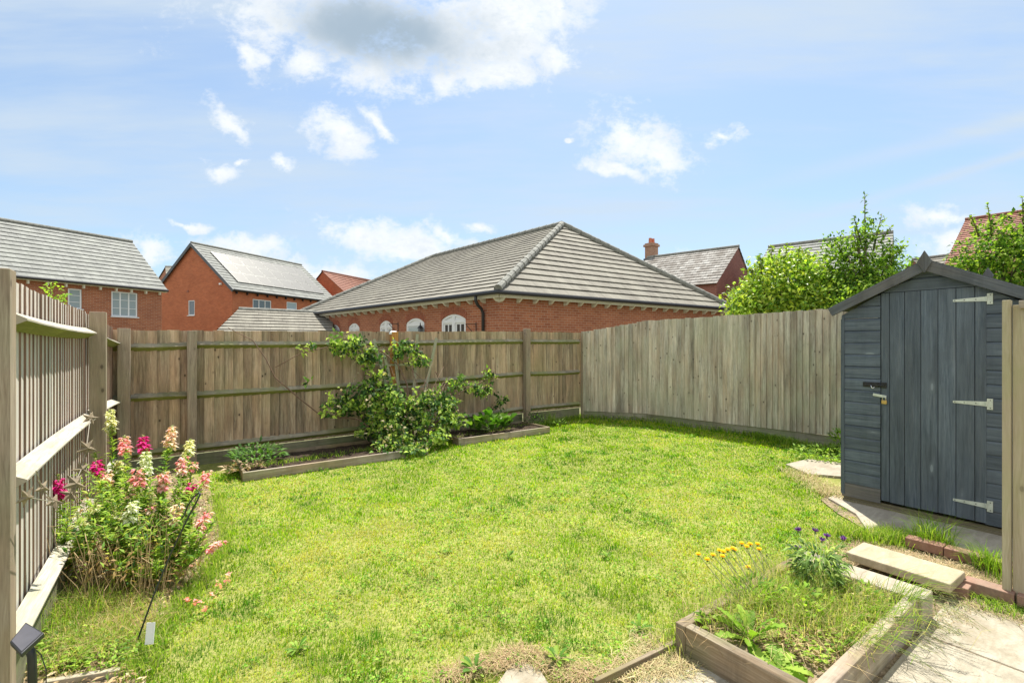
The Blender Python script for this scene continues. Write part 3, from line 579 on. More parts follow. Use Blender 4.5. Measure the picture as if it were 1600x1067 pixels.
# ---------------------------------------------------------------- gate at the right edge
gt = thing('gate', 'pale wooden gate edge with a bolt, at far right before the shed', 'gate', (4.0, 0.3, 0))
mb = MB(); mb.beam((4.0, .552, 0.0), (4.0, .552, 1.765), .05, .036, side=(1, 0, 0)); mb.build('stile', M['gate'], gt, bevel=.003)
mb = MB()
for b0, b1 in ((.30, .53), (.075, .297), (-.15, .072), (-.38, -.153)): mb.box2(4.0, 4.022, b0, b1, 0.0, 1.735)
mb.build('board_panel', M['gate'], gt, bevel=.003)
mb = MB(); mb.beam((3.985, .50, 1.735), (3.985, -.38, 1.735), .05, .045, side=(1, 0, 0)); mb.build('top_rail', M['bed'], gt, bevel=.003)
mb = MB(); mb.box2(3.985, 3.99, .385, .47, 1.655, 1.69); mb.box2(3.98, 3.99, .40, .42, 1.61, 1.70); mb.build('bolt_plate', M['galv'], gt, bevel=.002)
mb = MB(); mb.tube([(3.975, .48, 1.672), (3.975, .25, 1.672)], .007, 10); mb.build('bolt', M['chrome'], gt)

# ---------------------------------------------------------------- shed
SA, SB0, SB1, SD = 5.3, 0.57, 1.845, 2.25
RDG, EV, MID = 2.21, 1.79, (0.57+1.845)/2
sh = thing('shed', 'small dark blue-grey timber shed with apex roof, diamond finial and padlocked plank door', 'shed', (SA, MID, 0))
def zroof(b): return EV+(RDG-0.05-EV)*(1-abs(b-MID)/((SB1-SB0)/2))
def shiplap(mb, a, spans, z0, z1, rows, nx=-1):
    """rows of boards on the plane x=a, cut to the roof line; spans(z) -> list of (b0,b1)"""
    h = (z1-z0)/rows
    for r in range(rows):
        za, zb = z0+r*h, z0+(r+1)*h
        for b0, b1 in spans((za+zb)/2):
            def lim(b, z): return min(z, zroof(b))
            o = rnd.random()*9; t, s_ = a+nx*0.016, a+nx*0.005; c_ = zb-.02
            clip = lim(b0, zb) < zb-.001 or lim(b1, zb) < zb-.001; n = 12 if clip else 1; pts = [b0+(b1-b0)*i/n for i in range(n+1)]
            if clip and b0 < MID < b1: pts = sorted(pts+[MID])
            V = []; Fs = []
            for p in pts: tp = max(lim(p, zb-.002), za+.0005); mp_ = min(c_, tp-.0003); V += [(a, p, za), (t, p, za), (t, p, mp_), (s_, p, tp)]
            for i in range(len(pts)-1):
                if V[4*i+3][2] < za+.001 and V[4*i+7][2] < za+.001: continue
                for k_ in range(3): Fs.append([4*i+k_, 4*i+k_+4, 4*i+k_+5, 4*i+k_+1][::-nx])
            mb.solid(V, Fs, lambda v, f: (v[2]+.02*(v[0] == a), o+v[1]))
D0, D1, DZ0, DZ1 = 0.855, 1.535, 0.10, 1.985
def spans_front(z):
    return [(SB0, D0-.004), (D1+.004, SB1)] if z < DZ1+.01 else [(SB0, SB1)]
mb = MB(); shiplap(mb, SA, spans_front, 0.085, 2.2, 19); mb.build('front_wall', M['shed'], sh)
mb = MB(); shiplap(mb, SA-.0005, lambda z: [(D1+.004, SB1+.001)], 0.066, 0.20, 1); mb.build('weathered_board', M['shed_worn'], sh)
for x0 in (SB0, SB1):
    sg = 1 if x0 == SB1 else -1; mb = MB()
    for r in range(15):
        z0 = .085+r*.1113
        mb.beam((SA, x0+sg*.006, z0+.055), (SA+SD, x0+sg*.006, z0+.055), .018, .11, side=(0, 1, 0))
    mb.build('side_wall', M['shed'], sh)
mb = MB(); shiplap(mb, SA+SD, lambda z: [(SB0, SB1)], .085, 2.2, 19, 1); mb.build('rear_wall', M['shed'], sh)
mb = MB(); mb.box2(SA+.01, SA+.03, D0-.03, D1+.03, .09, 2.0); mb.build('door_lining', M['black'], sh)
for b in (SB1-.012, SB0+.012):
    mb = MB(); mb.beam((SA-.008, b, .085), (SA-.008, b, EV-.01), .03, .022, side=(1, 0, 0)); mb.build('corner_trim', M['shed'], sh)
dr = None; mb = MB()
edges = [at_a(px, 600, SA-.02).y for px in (1376.5, 1389.6, 1413.3, 1438.7, 1465.5, 1493.6, 1523.0, 1541.5)]
for e0, e1 in zip(edges, edges[1:]):
    mb.beam((SA-.012, (e0+e1)/2, DZ0-.005+rnd.uniform(-.004, .004)), (SA-.012, (e0+e1)/2, DZ1-.012), .016, e0-e1-.0035, side=(1, 0, 0))
dr = mb.build('door', M['shed'], sh, bevel=.0025)
for zz, py in ((1.0, 467), (1.0, 631), (1.0, 790)):
    q0, q1, q2 = at_a(1489, py, SA-.024), at_a(1541, py, SA-.024), at_a(1546.5, py, SA-.024); z = (q1.z)
    mb = MB(); mb.beam((SA-.0235, q0.y, z), (SA-.0235, q1.y, z), .004, .03, side=(1, 0, 0), prof=[(-.002, -.009), (.002, -.009), (.002, .009), (-.002, .009)])
    n0 = len(mb.v)-8
    for i in range(4, 8):
        x, y, zz_ = mb.v[n0+i]; mb.v[n0+i] = (x, y, z+(zz_-z)*2.1)
    mb.box2(SA-.026, SA-.018, q2.y-.018, q2.y+.016, z-.043, z+.043); mb.tube([(SA-.028, q1.y+.0, z-.02), (SA-.028, q1.y+.0, z+.02)], .006, 8)
    h = mb.build('hinge', M['galv'], dr)
    for sy_, sz_ in ((q2.y-.004, .03), (q2.y-.004, -.03), (q0.y+(q1.y-q0.y)*.35, 0), (q0.y+(q1.y-q0.y)*.7, 0), (q0.y+(q1.y-q0.y)*.06, 0)):
        mb = MB(); mb.tube([(SA-.0255, sy_, z+sz_), (SA-.0285, sy_, z+sz_)], .0035, 8); mb.build('screw', M['blackmetal'], h)
# bolt and hasp
b0, b1, zc = at_a(1348, 601, SA-.03).y, at_a(1385, 601, SA-.03).y, at_a(1366, 601, SA-.03).z
mb = MB(); mb.box2(SA-.027, SA-.021, b0, D1+.006, zc-.022, zc+.022); mb.box2(SA-.03, SA-.021, D1-.003, b1, zc-.026, zc+.024); mb.box2(SA-.04, SA-.027, D1+.02, D1+.05, zc-.016, zc+.014)
bt = mb.build('bolt', M['black'], dr, bevel=.002)
mb = MB(); mb.tube([(SA-.036, b0-.02, zc-.002), (SA-.036, b1+.015, zc-.002)], .006, 8); mb.build('bolt_bar', M['blackmetal'], bt)
mb = MB(); mb.tube([(SA-.037, b0-.065, zc+.002), (SA-.052, b0-.072, zc-.012), (SA-.055, b0-.078, zc-.028), (SA-.05, b0-.088, zc-.03), (SA-.047, b0-.096, zc-.018)], .0035, 8); mb.build('bolt_handle', M['chrome'], bt, smooth=True)
h0, h1 = at_a(1364, 616, SA-.03), at_a(1385, 620, SA-.03)
mb = MB(); mb.beam((SA-.031, h0.y, h0.z), (SA-.031, h1.y, h1.z), .005, .024, side=(1, 0, 0)); hs = mb.build('hasp', M['galv'], dr, bevel=.002)
mb = MB(); mb.tube([(SA-.025, h1.y+.012, h1.z), (SA-.052, h1.y+.012, h1.z)], .004, 8); mb.build('staple', M['galv'], hs)
pl = thing('padlock', 'small brass padlock hanging from the hasp on the shed door', 'padlock', (SA-.05, h1.y+.01, h1.z-.06))
py_, pz_ = h1.y+.012, h1.z-.028
mb = MB(); mb.beam((SA-.047, py_, pz_-.036), (SA-.047, py_, pz_-.002), .014, .04, side=(1, 0, 0)); mb.build('body', M['brass'], pl, bevel=.004)
mb = MB(); mb.tube([(SA-.047, py_+.013*math.cos(t)*1.0, pz_-.004+(.018 if 0.2 < t < 2.94 else 0)+.014*math.sin(t)) for t in [math.pi*i/10 for i in range(11)]], .0032, 8); mb.build('shackle', M['chrome'], pl, smooth=True)
# bearers, roof, bargeboards, finials
for zz, aa in ((.055, SA+.02), (.03, SA-.0)):
    mb = MB(); mb.beam((aa, SB0, zz), (aa, SB1-.01, zz), .045, .026, side=(1, 0, 0)); mb.build('bearer', M['bearer'], sh)
for a in (SA-.075, SA+SD+.045):
    for sg in (-1, 1):
        e = Vector((a, MID+sg*.715, EV+.03)); top = Vector((a, MID, RDG-.034)); d = (e-top).normalized()
        mb = MB(); mb.beam(top, e, .02, .08, side=(1, 0, 0)); o = mb.build('bargeboard', M['shed_trim'], sh, bevel=.002)
for sg in (-1, 1):
    mb = MB(); top = Vector((SA-.07, MID, RDG+.018)); e = Vector((SA-.07, MID+sg*.735, EV+.062)); w = SD+.13
    off = Vector((w/2, 0, 0)); mb.beam(top+off, e+off, w, .014, side=(1, 0, 0)); mb.build('roof_slope', M['felt'], sh)
for a, zt in ((SA-.108, 2.295), (SA+SD+.07, 2.385)):
    mb = MB(); z = zt-.088; pr = [(0, -.095), (.05, 0.0), (0, .095), (-.05, 0.0)]
    V = [(a, MID+p, z+q) for p, q in pr]+[(a+.018, MID+p, z+q) for p, q in pr]
    mb.solid(V, [[3, 2, 1, 0], [4, 5, 6, 7]]+[[i, (i+1) % 4, 4+(i+1) % 4, 4+i] for i in range(4)], lambda v, f: (v[1], v[2])); mb.build('finial', M['shed_trim'], sh, bevel=.002)

# ---------------------------------------------------------------- raised beds and edgings
def planter(label, a0, a1, b0, b1, h, t=0.05, soil=0.03, mats=('bed', 'bed_dark', 'bed_dark', 'bed'), z0=-0.03, name='raised_bed', seams=False, skip=(), soilmat='soil', double=False):
    p = thing(name, label, 'raised bed', ((a0+a1)/2, (b0+b1)/2, 0))
    parts = [('front', (a0, a1, b0, b0+t)), ('rear', (a0, a1, b1-t, b1)), ('left', (a0, a0+t, b0+t, b1-t)), ('right', (a1-t, a1, b0+t, b1-t))]
    for i, (nm, (x0, x1, y0, y1)) in enumerate(parts):
        if nm in skip: continue
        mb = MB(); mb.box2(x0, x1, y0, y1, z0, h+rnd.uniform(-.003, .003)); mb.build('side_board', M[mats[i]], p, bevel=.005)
    n = 40; m_ = 14; mb = MB(); X = np.linspace(a0+t, a1-t, n); Y = np.linspace(b0+t, b1-t, m_)
    G = [[(x, y, h-soil+0.012*smooth_noise(np.array([x*9]), np.array([y*9]), 1.2)[0]+rnd.uniform(-.008, .008)) for y in Y] for x in X]
    for i in range(n-1):
        for j in range(m_-1): mb.face([G[i][j], G[i+1][j], G[i+1][j+1], G[i][j+1]])
    mb.build('soil', M[soilmat], p); return p
# the two long beds along the back fence
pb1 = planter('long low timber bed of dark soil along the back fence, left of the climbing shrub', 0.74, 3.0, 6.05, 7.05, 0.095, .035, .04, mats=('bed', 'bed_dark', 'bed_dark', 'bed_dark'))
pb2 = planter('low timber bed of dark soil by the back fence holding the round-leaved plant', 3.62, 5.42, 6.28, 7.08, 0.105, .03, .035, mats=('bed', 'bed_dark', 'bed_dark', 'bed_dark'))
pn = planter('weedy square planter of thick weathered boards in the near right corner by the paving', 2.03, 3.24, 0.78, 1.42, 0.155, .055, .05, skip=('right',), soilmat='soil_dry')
mb = MB(); mb.box2(3.245, 3.43, .76, 1.40, -.02, .155); tag(mb.build('concrete_sleeper', M['slab'], bevel=.008), 'weathered concrete sleeper closing the far side of the near planter', 'sleeper')
st_ = MB(); st_.beam((3.84, .735, .09), (3.86, 1.27, .09), .29, .055, side=(1, 0, 0)); tag(st_.build('step_slab', M['step'], bevel=.008), 'sandy buff step slab raised on brick between planter and shed', 'slab')
def brick(label, c, ang, z, l=.215, w=.1025, h=.065):
    mb = MB(); d = Vector((math.cos(ang), math.sin(ang), 0)); c = Vector((*c, z)); mb.beam(c-d*l/2, c+d*l/2, w, h); return tag(mb.build('brick', M['brickloose'], bevel=.005), label, 'brick', 'loose edging bricks')
brick('red brick under the corner of the buff step slab', (3.90, .80), R(90), .03)
brick('edging brick between the step slab and the gate foot', (3.99, .625), R(91), .045)
brick('half-hidden edging brick running in behind the gate foot', (4.0, .40), R(90), .045)
brick('edging brick against the shed slab, farther from the gate', (4.50, 1.04), R(90), .05)
brick('edging brick against the shed slab, nearer the gate', (4.50, .82), R(89), .047)
brick('edging brick against the shed slab, closest to the gate and in grass', (4.5, .595), R(91), .045)
mb = MB(); g0, g1 = gp(930, 1078), gp(1062, 1012); mb.beam(g0+Vector((0, 0, .012)), g1+Vector((0, 0, .012)), .022, .07); tag(mb.build('lawn_edging', M['bed_dark'], bevel=.003), 'short wooden edging board between lawn and front paving', 'edging')
mb = MB(); g0, g1 = gp(70, 1075), gp(188, 1055); mb.beam(g0+Vector((0, 0, .0)), g1+Vector((0, 0, .0)), .03, .07); tag(mb.build('bed_edging', M['bed'], bevel=.003), 'grey timber edging board at the near end of the flower bed', 'edging')
mb = MB(); g0, g1 = gp(92, 1052), gp(188, 1016); mb.tube([g0+Vector((-.02, 0, .0)), g0.lerp(g1, .5)+Vector((0, .01, .012)), g1+Vector((0, 0, .0))], .022, 10); tag(mb.build('plastic_edging', M['plastic'], smooth=True), 'black plastic tube edging lying at the near end of the flower bed', 'edging')
# ---------------------------------------------------------------- houses beyond the fences
def roof_face(mb, el, er, tr, tl, course=0.34, lift=0.03, u0=0.0, under=True):
    """a tiled slope laid in overlapping courses; el, er lower corners, tl, tr upper ones"""
    el, er, tr, tl = map(Vector, (el, er, tr, tl)); sl = ((tl+tr)/2-(el+er)/2).length; n = max(3, round(sl/course))
    nrm = (er-el).cross(tl-el).normalized() if (tl-el).length > .1 else (er-el).cross(tr-el).normalized()
    if nrm.z < 0: nrm = -nrm
    ud = (er-el).normalized()
    def P(s, t): return el.lerp(tl, t).lerp(er.lerp(tr, t), s)
    for k in range(n):
        t0, t1 = k/n, (k+1)/n; a, b, c, d = P(0, t0)+nrm*lift, P(1, t0)+nrm*lift, P(1, t1), P(0, t1)
        uva = [((p-el).dot(ud)+u0+(k % 2)*0.0, k*0.34+o) for p, o in ((a, 0), (b, 0), (c, .33), (d, .33))]
        mb.face([a, b, c, d], uva); a0, b0 = P(0, t0)-nrm*.01, P(1, t0)-nrm*.01; mb.face([a0, b0, b, a], [(uva[0][0], k*.34), (uva[1][0], k*.34), (uva[1][0], k*.34), (uva[0][0], k*.34)])
def wall(mb, p0, p1, z0, z1, holes=(), u0=0.0, depth=0.0):
    """brick wall from p0 to p1 with rectangular holes (s0,s1,za,zb) in metres along it"""
    p0, p1 = Vector((*p0[:2], 0)), Vector((*p1[:2], 0)); L = (p1-p0).length; d = (p1-p0)/L
    S = sorted({0, L, *[h[0] for h in holes], *[h[1] for h in holes]}); Z = sorted({z0, z1, *[h[2] for h in holes], *[h[3] for h in holes]})
    nrm = Vector((d.y, -d.x, 0))
    for i in range(len(S)-1):
        for j in range(len(Z)-1):
            s, z = (S[i]+S[i+1])/2, (Z[j]+Z[j+1])/2
            if any(h[0] < s < h[1] and h[2] < z < h[3] for h in holes): continue
            q = [(S[i], Z[j]), (S[i+1], Z[j]), (S[i+1], Z[j+1]), (S[i], Z[j+1])]
            mb.face([p0+d*a+Vector((0, 0, b)) for a, b in q], [(a+u0, b) for a, b in q])
    for (a0, a1, b0, b1) in holes:      # reveals
        c = [p0+d*a+Vector((0, 0, b)) for a, b in ((a0, b0), (a1, b0), (a1, b1), (a0, b1))]
        for i in range(4):
            u, v = c[i], c[(i+1) % 4]; mb.face([u, v, v-nrm*.12, u-nrm*.12], [(0, 0), (1, 0), (1, .1), (0, .1)])
def frame_bars(mb, o, d, n, w, h, lights, bars, t=.05, dep=.06):
    """white frame: outer bars, mullions, transoms. o lower-left corner, d along, n outwards"""
    up = Vector((0, 0, 1))
    def bar(s0, z0, s1, z1):
        c0 = o+d*s0+up*z0; c1 = o+d*s1+up*z1
        if abs(s1-s0) > abs(z1-z0): mb.beam(c0, c1, dep, t, side=n)
        else: mb.beam(c0, c1, dep*0.97, t, side=n)
    bar(0, t/2, w, t/2); bar(0, h-t/2, w, h-t/2); bar(t/2, t, t/2, h-t); bar(w-t/2, t, w-t/2, h-t)
    for k in range(1, lights):
        s = w*k/lights; bar(s, t, s, h-t)
    for k in range(lights):
        s0, s1 = w*k/lights+t*.6, w*(k+1)/lights-t*.6
        for j in range(bars):
            z = h*(j+1)/(bars+1); mb.beam(o+d*s0+up*z, o+d*s1+up*z, dep*.6, .022, side=n)
def window(parent, p0, p1, s0, s1, z0, z1, lights=1, bars=0, glass='glass', name='window', sill=True):
    p0, p1 = Vector((*p0[:2], 0)), Vector((*p1[:2], 0)); d = (p1-p0).normalized(); n = Vector((d.y, -d.x, 0))
    o = p0+d*(s0+.01)-n*.05+Vector((0, 0, z0+.01)); mb = MB(); frame_bars(mb, o, d, n, s1-s0-.02, z1-z0-.02, lights, bars)
    f = mb.build(name, M['white'], parent); mb = MB(); c = o-n*.005
    mb.face([c+d*.03+Vector((0, 0, .03)), c+d*(s1-s0-.05)+Vector((0, 0, .03)), c+d*(s1-s0-.05)+Vector((0, 0, z1-z0-.05)), c+d*.03+Vector((0, 0, z1-z0-.05))]); mb.build('glass', M[glass], f)
    if sill: mb = MB(); mb.beam(p0+d*(s0-.04)+n*.01+Vector((0, 0, z0-.02)), p0+d*(s1+.04)+n*.01+Vector((0, 0, z0-.02)), .12, .04, side=n); mb.build('sill', M['white'], f)
    return f
def ray_wall(px, py, p0, p1):
    r = yc((px-800)/F, 1); p0, p1 = Vector(p0[:2]), Vector(p1[:2]); d = p1-p0
    # t*r = p0 + s*d
    det = r.x*(-d.y)+r.y*d.x; t = (p0.x*(-d.y)+p0.y*d.x)/det; q = Vector((r.x*t, r.y*t)); s = (q-p0).dot(d.normalized())
    return s, EYE+(HZ-py)/F*t
def gable_house(label, c, ce, w, ev, r, re, walls='brick', roof='tile2', barge=None, inset=.3, wins=(), brackets=0, brk_mat='cream', gutter=True, course=.34, ze=-1.0, name='house', end_in=.12, far=True, gw=()):
    """c near eave corner, ce far eave corner along the ridge, w eave corner across the gable; r, re ridge ends (x,y,z)"""
    h = thing(name, label, 'house', (c.x, c.y, 0)); C3, CE, W3 = (Vector((*q.xy, ev)) for q in (c, ce, w)); WE = W3+CE-C3; r, re = Vector(r), Vector(re)
    mb = MB(); roof_face(mb, C3, CE, re, r, course); roof_face(mb, WE, W3, r, re, course); ro = mb.build('roof', M[roof], h)
    mb = MB(); mb.tube([r+Vector((0, 0, .03)), re+Vector((0, 0, .03))], .09, 8); mb.build('ridge_tiles', M['hip'] if roof != 'tile_red' else M['tile_red'], ro)
    u = (CE-C3).normalized(); v = (W3-C3).normalized()
    a = C3+u*end_in+v*inset; b = CE-u*end_in+v*inset; c2 = W3+u*end_in-v*inset; d2 = WE-u*end_in-v*inset
    sl = (r-C3); k = inset/((W3-C3).length/2); zt = ev+(r.z-ev)*k-.03
    mb = MB(); flip = (u.cross(v)).z < 0
    def W_(p, q, hs=()):
        wall(mb, p, q, ze, zt, hs)
    hs = []
    for (s0, s1, z0, z1, *_) in wins: hs.append((s0, s1, z0, z1))
    hg = [(s0, s1, z0, z1) for (s0, s1, z0, z1, *_) in gw]
    if not flip: W_(a, b, hs)
    else: W_(b, a, hs)
    if not flip: W_(c2, a, hg)
    else: W_(a, c2, hg)
    W_(b, d2); W_(d2, c2)
    for p, q, top in ((a, c2, r+u*end_in), (b, d2, re-u*end_in)):
        P = [Vector((*p.xy, zt)), Vector((*q.xy, zt)), Vector((*top.xy, top.z-.06))]; L = (P[1]-P[0]).length
        mb.face(P, [(0, zt), (L, zt), (L/2, top.z)])
    wl = mb.build('wall', M[walls], h)
    if barge:
        for p in (C3, W3):
            m2 = MB(); m2.beam(r-u*.03+Vector((0, 0, -.1)), p-u*.03+Vector((0, 0, -.1)), .05, .2, side=u); m2.build('bargeboard', M[barge], h)
    if gutter:
        m2 = MB(); off = -v*.06; m2.tube([C3+off+Vector((0, 0, -.03)), CE+off+Vector((0, 0, -.03))], .06, 8); m2.build('gutter', M['blackmetal'], h)
        m2 = MB(); m2.beam(C3+v*.12+Vector((0, 0, -.09)), CE+v*.12+Vector((0, 0, -.09)), .2, .05, side=v); m2.build('soffit', M[brk_mat], h)
    if brackets:
        first = None
        for i in range(brackets):
            q = C3.lerp(CE, (i+.5)/brackets)+v*.16+Vector((0, 0, -.17))
            if first is None:
                m2 = MB(); m2.beam(Vector((0, 0, -.09)), Vector((0, 0, .07)), .07, .2, side=u, prof=[(-.03, -.02), (.03, -.02), (.03, .12), (-.03, .12)]); first = m2.build('eave_bracket', M[brk_mat], h); first.location = q; ob = first
            else: ob = first.copy(); COL.objects.link(ob); ob.location = q
    return h, a, b, c2, flip
def V2(v): return Vector((v.x, v.y, 0))
# left house (roof slope facing the garden)
k = 0.85; ev = 1.5+3.3*k
c = V2(Vector((.31, 30.0, 0))); u = Vector((-.888, -.459, 0)); v = Vector((-.459, .888, 0)); W = 7.77*k; rz = 1.5+(8.045-1.5)*k
u_, v_ = u, v; wp, wq = c+v_*.3+u_*.12, c+u_*18
def hole(px0, px1, py0, py1, p, q):
    s0, za = ray_wall(px0, py1, p, q); s1, zb = ray_wall(px1, py0, p, q); return (min(s0, s1), max(s0, s1), za, zb)
A1 = c+u_*.12+v_*.3; B1 = c+u_*16-u_*.12+v_*.3
# the wall runs from B1 to A1 when flipped (outside faces the garden)
hl = [hole(174, 215, 458, 494, B1, A1), hole(106, 128, 452, 482, B1, A1)]
h1, a, b, c2, fl_ = gable_house('red-brick house at far left with long plain grey tiled roof and three-light white window', c, c+u_*16, c+v_*W, ev, (*(c+v_*W/2).xy, rz), (*(c+v_*W/2+u_*16).xy, rz),
    'brick', 'tile2', wins=hl, brackets=26, inset=.3)
ww = (b, a) if fl_ else (a, b)
window(h1, *ww, *hl[0], lights=3, bars=2, glass='blind'); window(h1, *ww, *hl[1], lights=1, bars=2, glass='blind')
# gable house with solar panels
k = 1.15; ev = 1.5+3.3*k
def sc(p, z): q = Vector((p[0], p[1], 0))*k; return Vector((q.x, q.y, 1.5+(z-1.5)*k))
ev = 5.3; c, ce, w = Vector((3.983, 37.2, ev)), Vector((12.513, 42.68, ev)), Vector((-.464, 44.13, ev)); r, re = Vector((1.759, 40.67, 8.74)), Vector((10.29, 46.14, 8.74))
u = (V2(ce)-V2(c)).normalized(); v = (V2(w)-V2(c)).normalized(); A = V2(c)+u*.15+v*.3; Bw = V2(ce)-u*.15+v*.3; Cw = V2(w)+u*.15-v*.3
flip = u.cross(v).z < 0
g_ = (A, Cw) if flip else (Cw, A); m_ = (Bw, A) if flip else (A, Bw)
gwin = [hole(294, 304, 469, 493, *g_)]; mwin = [hole(395, 424, 470, 486, *m_), hole(448, 464, 473, 483, *m_)]
h2, a, b, c2, fl_ = gable_house('orange-red brick gable house carrying a bank of solar panels on its roof', c, ce, w, ev, r, re, 'brick_o', 'tile2', barge='lead', wins=mwin, gw=gwin, inset=.3, end_in=.15, brackets=12, brk_mat='blackmetal')
window(h2, *g_, *gwin[0]); window(h2, *m_, *mwin[0], lights=3); window(h2, *m_, *mwin[1], glass='blind')
nrm = (Vector((*ce.xy, ev))-Vector((*c.xy, ev))).cross(Vector(r)-Vector((*c.xy, ev))).normalized(); nrm = nrm if nrm.z > 0 else -nrm
C3, CE = Vector((*c.xy, ev)), Vector((*ce.xy, ev))
def RP_(s, t): return C3.lerp(r, t).lerp(CE.lerp(re, t), s)+nrm*.10
first = None
for i in range(8):
    for j in range(3):
        s0, s1 = .09+i*.103, .09+(i+1)*.103-.004; t0, t1 = .17+j*.225, .17+(j+1)*.225-.008
        P = [RP_(s0, t0), RP_(s1, t0), RP_(s1, t1), RP_(s0, t1)]; mb = MB(); mb.solid(P+[p-nrm*.05 for p in P], [[0, 1, 2, 3], [4, 7, 6, 5]]+[[q, 4+q, 4+(q+1) % 4, (q+1) % 4] for q in range(4)])
        f = mb.build('solar_panel', M['solar_frame'], h2); mb = MB(); c_ = sum(P, Vector())/4; mb.face([p.lerp(c_, .05)+nrm*.006 for p in P]); mb.build('cell_sheet', M['solar'], f)
sp, zz = ray_wall(294, 455, *g_); d = (Vector(g_[1])-Vector(g_[0])).normalized(); nn = Vector((d.y, -d.x, 0))
mb = MB(); mb.box(Vector(g_[0])+d*sp+nn*.03+Vector((0, 0, zz)), .12, .06, .12, d); mb.build('wall_vent', M['brick_d'], h2)
sp, zz = ray_wall(346, 444, *g_); mb = MB(); mb.box(Vector(g_[0])+d*sp+nn*.08+Vector((0, 0, zz)), .18, .14, .12, d); mb.build('security_light', M['white'], h2, bevel=.02)
# orange-roofed house behind them
k = 1.3
c, w, ce = sc((10.14, 32.75), 5), sc((8.39, 37.84), 5), sc((18.35, 40.8), 5); r, re = sc((9.22, 35.25), 6.74), sc((14.6, 38.6), 6.74)
gable_house('distant house with an orange-red tiled roof rising behind the solar panel house', c, ce, w, 1.5+3.5*k, r, re, 'brick_o', 'tile_red', gutter=False, inset=.2)
c, w, ce = at(262, 440, 46), at(230, 440, 52), at(330, 440, 50); e_ = c.z
gable_house('sliver of grey-roofed house between far left house and solar panel house', c, ce, w, e_-.8, at(258, 417, 50), at(345, 417, 54), 'brick', 'tile', gutter=False, inset=.2)
# low grey garage roof
g4 = thing('garage', 'low grey tiled garage roof above the back fence, left of the hip-roofed block', 'garage', (at(420, 500, 20).x, at(420, 500, 20).y, 0))
r0, r1 = at(373, 483, 20), at(520, 476, 22.5); r1.z = r0.z; e0, e1 = at(330, 525, 17.6), at(520, 522, 19.5); e1.z = e0.z; e2 = at(345, 510, 23.0); e2.z = e0.z; e3 = e1+(e2-e0)
mb = MB(); roof_face(mb, e0, e1, r1, r0, .34); roof_face(mb, e2, e0, r0, r0, .34); roof_face(mb, e3, e2, r0, r1, .34); ro = mb.build('roof', M['tile'], g4)
mb = MB(); mb.tube([r0, r1], .09, 8); mb.build('ridge_tiles', M['hip'], ro)
mb = MB(); o_ = [e0.lerp(e3, .05), e1.lerp(e2, .05), e3.lerp(e0, .05), e2.lerp(e1, .05)]
for p, q in zip(o_, o_[1:]+o_[:1]): wall(mb, p, q, -1, e0.z-.02)
mb.build('wall', M['brick'], g4)
# the long hip-roofed brick block right behind the fence
ev = 3.0
C3, L3, R3 = Vector((7.43, 10.78, ev)), Vector((5.37, 25.43, ev)), Vector((18.53, 10.34, ev)); A3, A4 = Vector((13.15, 14.5, 6.38)), Vector((12.18, 23.96, 6.38)); Q3 = Vector((16.3, 27.2, ev))
hb = thing('hip_roofed_building', 'long low red-brick block with hipped grey roof and arched white doors', 'building', (10, 17, 0))
mb = MB(); roof_face(mb, L3, C3, A3, A4, .34, .034); roof_face(mb, C3, R3, A3, A3, .34, .036); roof_face(mb, R3, Q3, A4, A3, .34); roof_face(mb, Q3, L3, A4, A4, .34); ro = mb.build('roof', M['tile'], hb)
mb = MB()
for p, q in ((C3, A3), (R3, A3), (A3, A4), (L3, A4)):
    n = max(4, round((q-p).length/.42)); big = .125
    for i in range(n):
        a0, a1 = p.lerp(q, i/n)+Vector((0, 0, .05)), p.lerp(q, (i+1)/n)+Vector((0, 0, .05)); mb.tube([a0, a1], big, 10, r1=big*.88)
mb.build('hip_tiles', M['hip'], ro)
uL, uR = (L3-C3).normalized(), (R3-C3).normalized(); ins = .28
K = C3+uL*ins+uR*ins; KL = L3-uL*ins+uR*ins; KR = R3-uR*ins+uL*ins; KQ = Q3-uR*ins-uL*ins
specs = [(690, 727.5, 491, 'door'), (635, 663, 497, 'roller'), (593.5, 612.5, 501, 'door'), (545, 561.5, 505, 'door'), (515.5, 530.5, 507.5, 'roller'), (491, 503.5, 510, 'door')]
holes = []
for x0, x1, y, kd in specs:
    s0, z0 = ray_wall(x0, y+4, KL, K); s1, z1 = ray_wall(x1, y+4, KL, K); sm_, zm = ray_wall((x0+x1)/2, y, KL, K); holes.append((s0, s1, 0.2, zm, kd))
mb = MB(); wall(mb, KL, K, -1, 3.03, [h_[:4] for h_ in holes]); wall(mb, K, KR, -1, 3.03, u0=.1); wall(mb, KR, KQ, -1, 3.03); wall(mb, KQ, KL, -1, 3.03)
dW = (V2(K)-V2(KL)).normalized(); nW = Vector((dW.y, -dW.x, 0)); o0 = V2(KL)
wl = None
def arc_z(s, s0, s1, ztop, rise): c_ = (s0+s1)/2; f = (s-c_)/((s1-s0)/2); return ztop-rise*f*f
for (s0, s1, z0, zt, kd) in holes:           # brick above the curve of each arch
    n = 10; rise = .16
    for i in range(n):
        a, b = s0+(s1-s0)*i/n, s0+(s1-s0)*(i+1)/n; za, zb = arc_z(a, s0, s1, zt-.004, rise), arc_z(b, s0, s1, zt-.004, rise)
        mb.face([o0+dW*a+Vector((0, 0, za)), o0+dW*b+Vector((0, 0, zb)), o0+dW*b+Vector((0, 0, zt)), o0+dW*a+Vector((0, 0, zt))], [(a, za), (b, zb), (b, zt), (a, zt)])
        mb.face([o0+dW*a+Vector((0, 0, za)), o0+dW*b+Vector((0, 0, zb)), o0+dW*b-nW*.1+Vector((0, 0, zb)), o0+dW*a-nW*.1+Vector((0, 0, za))])
mb.build('wall', M['brick'], hb)
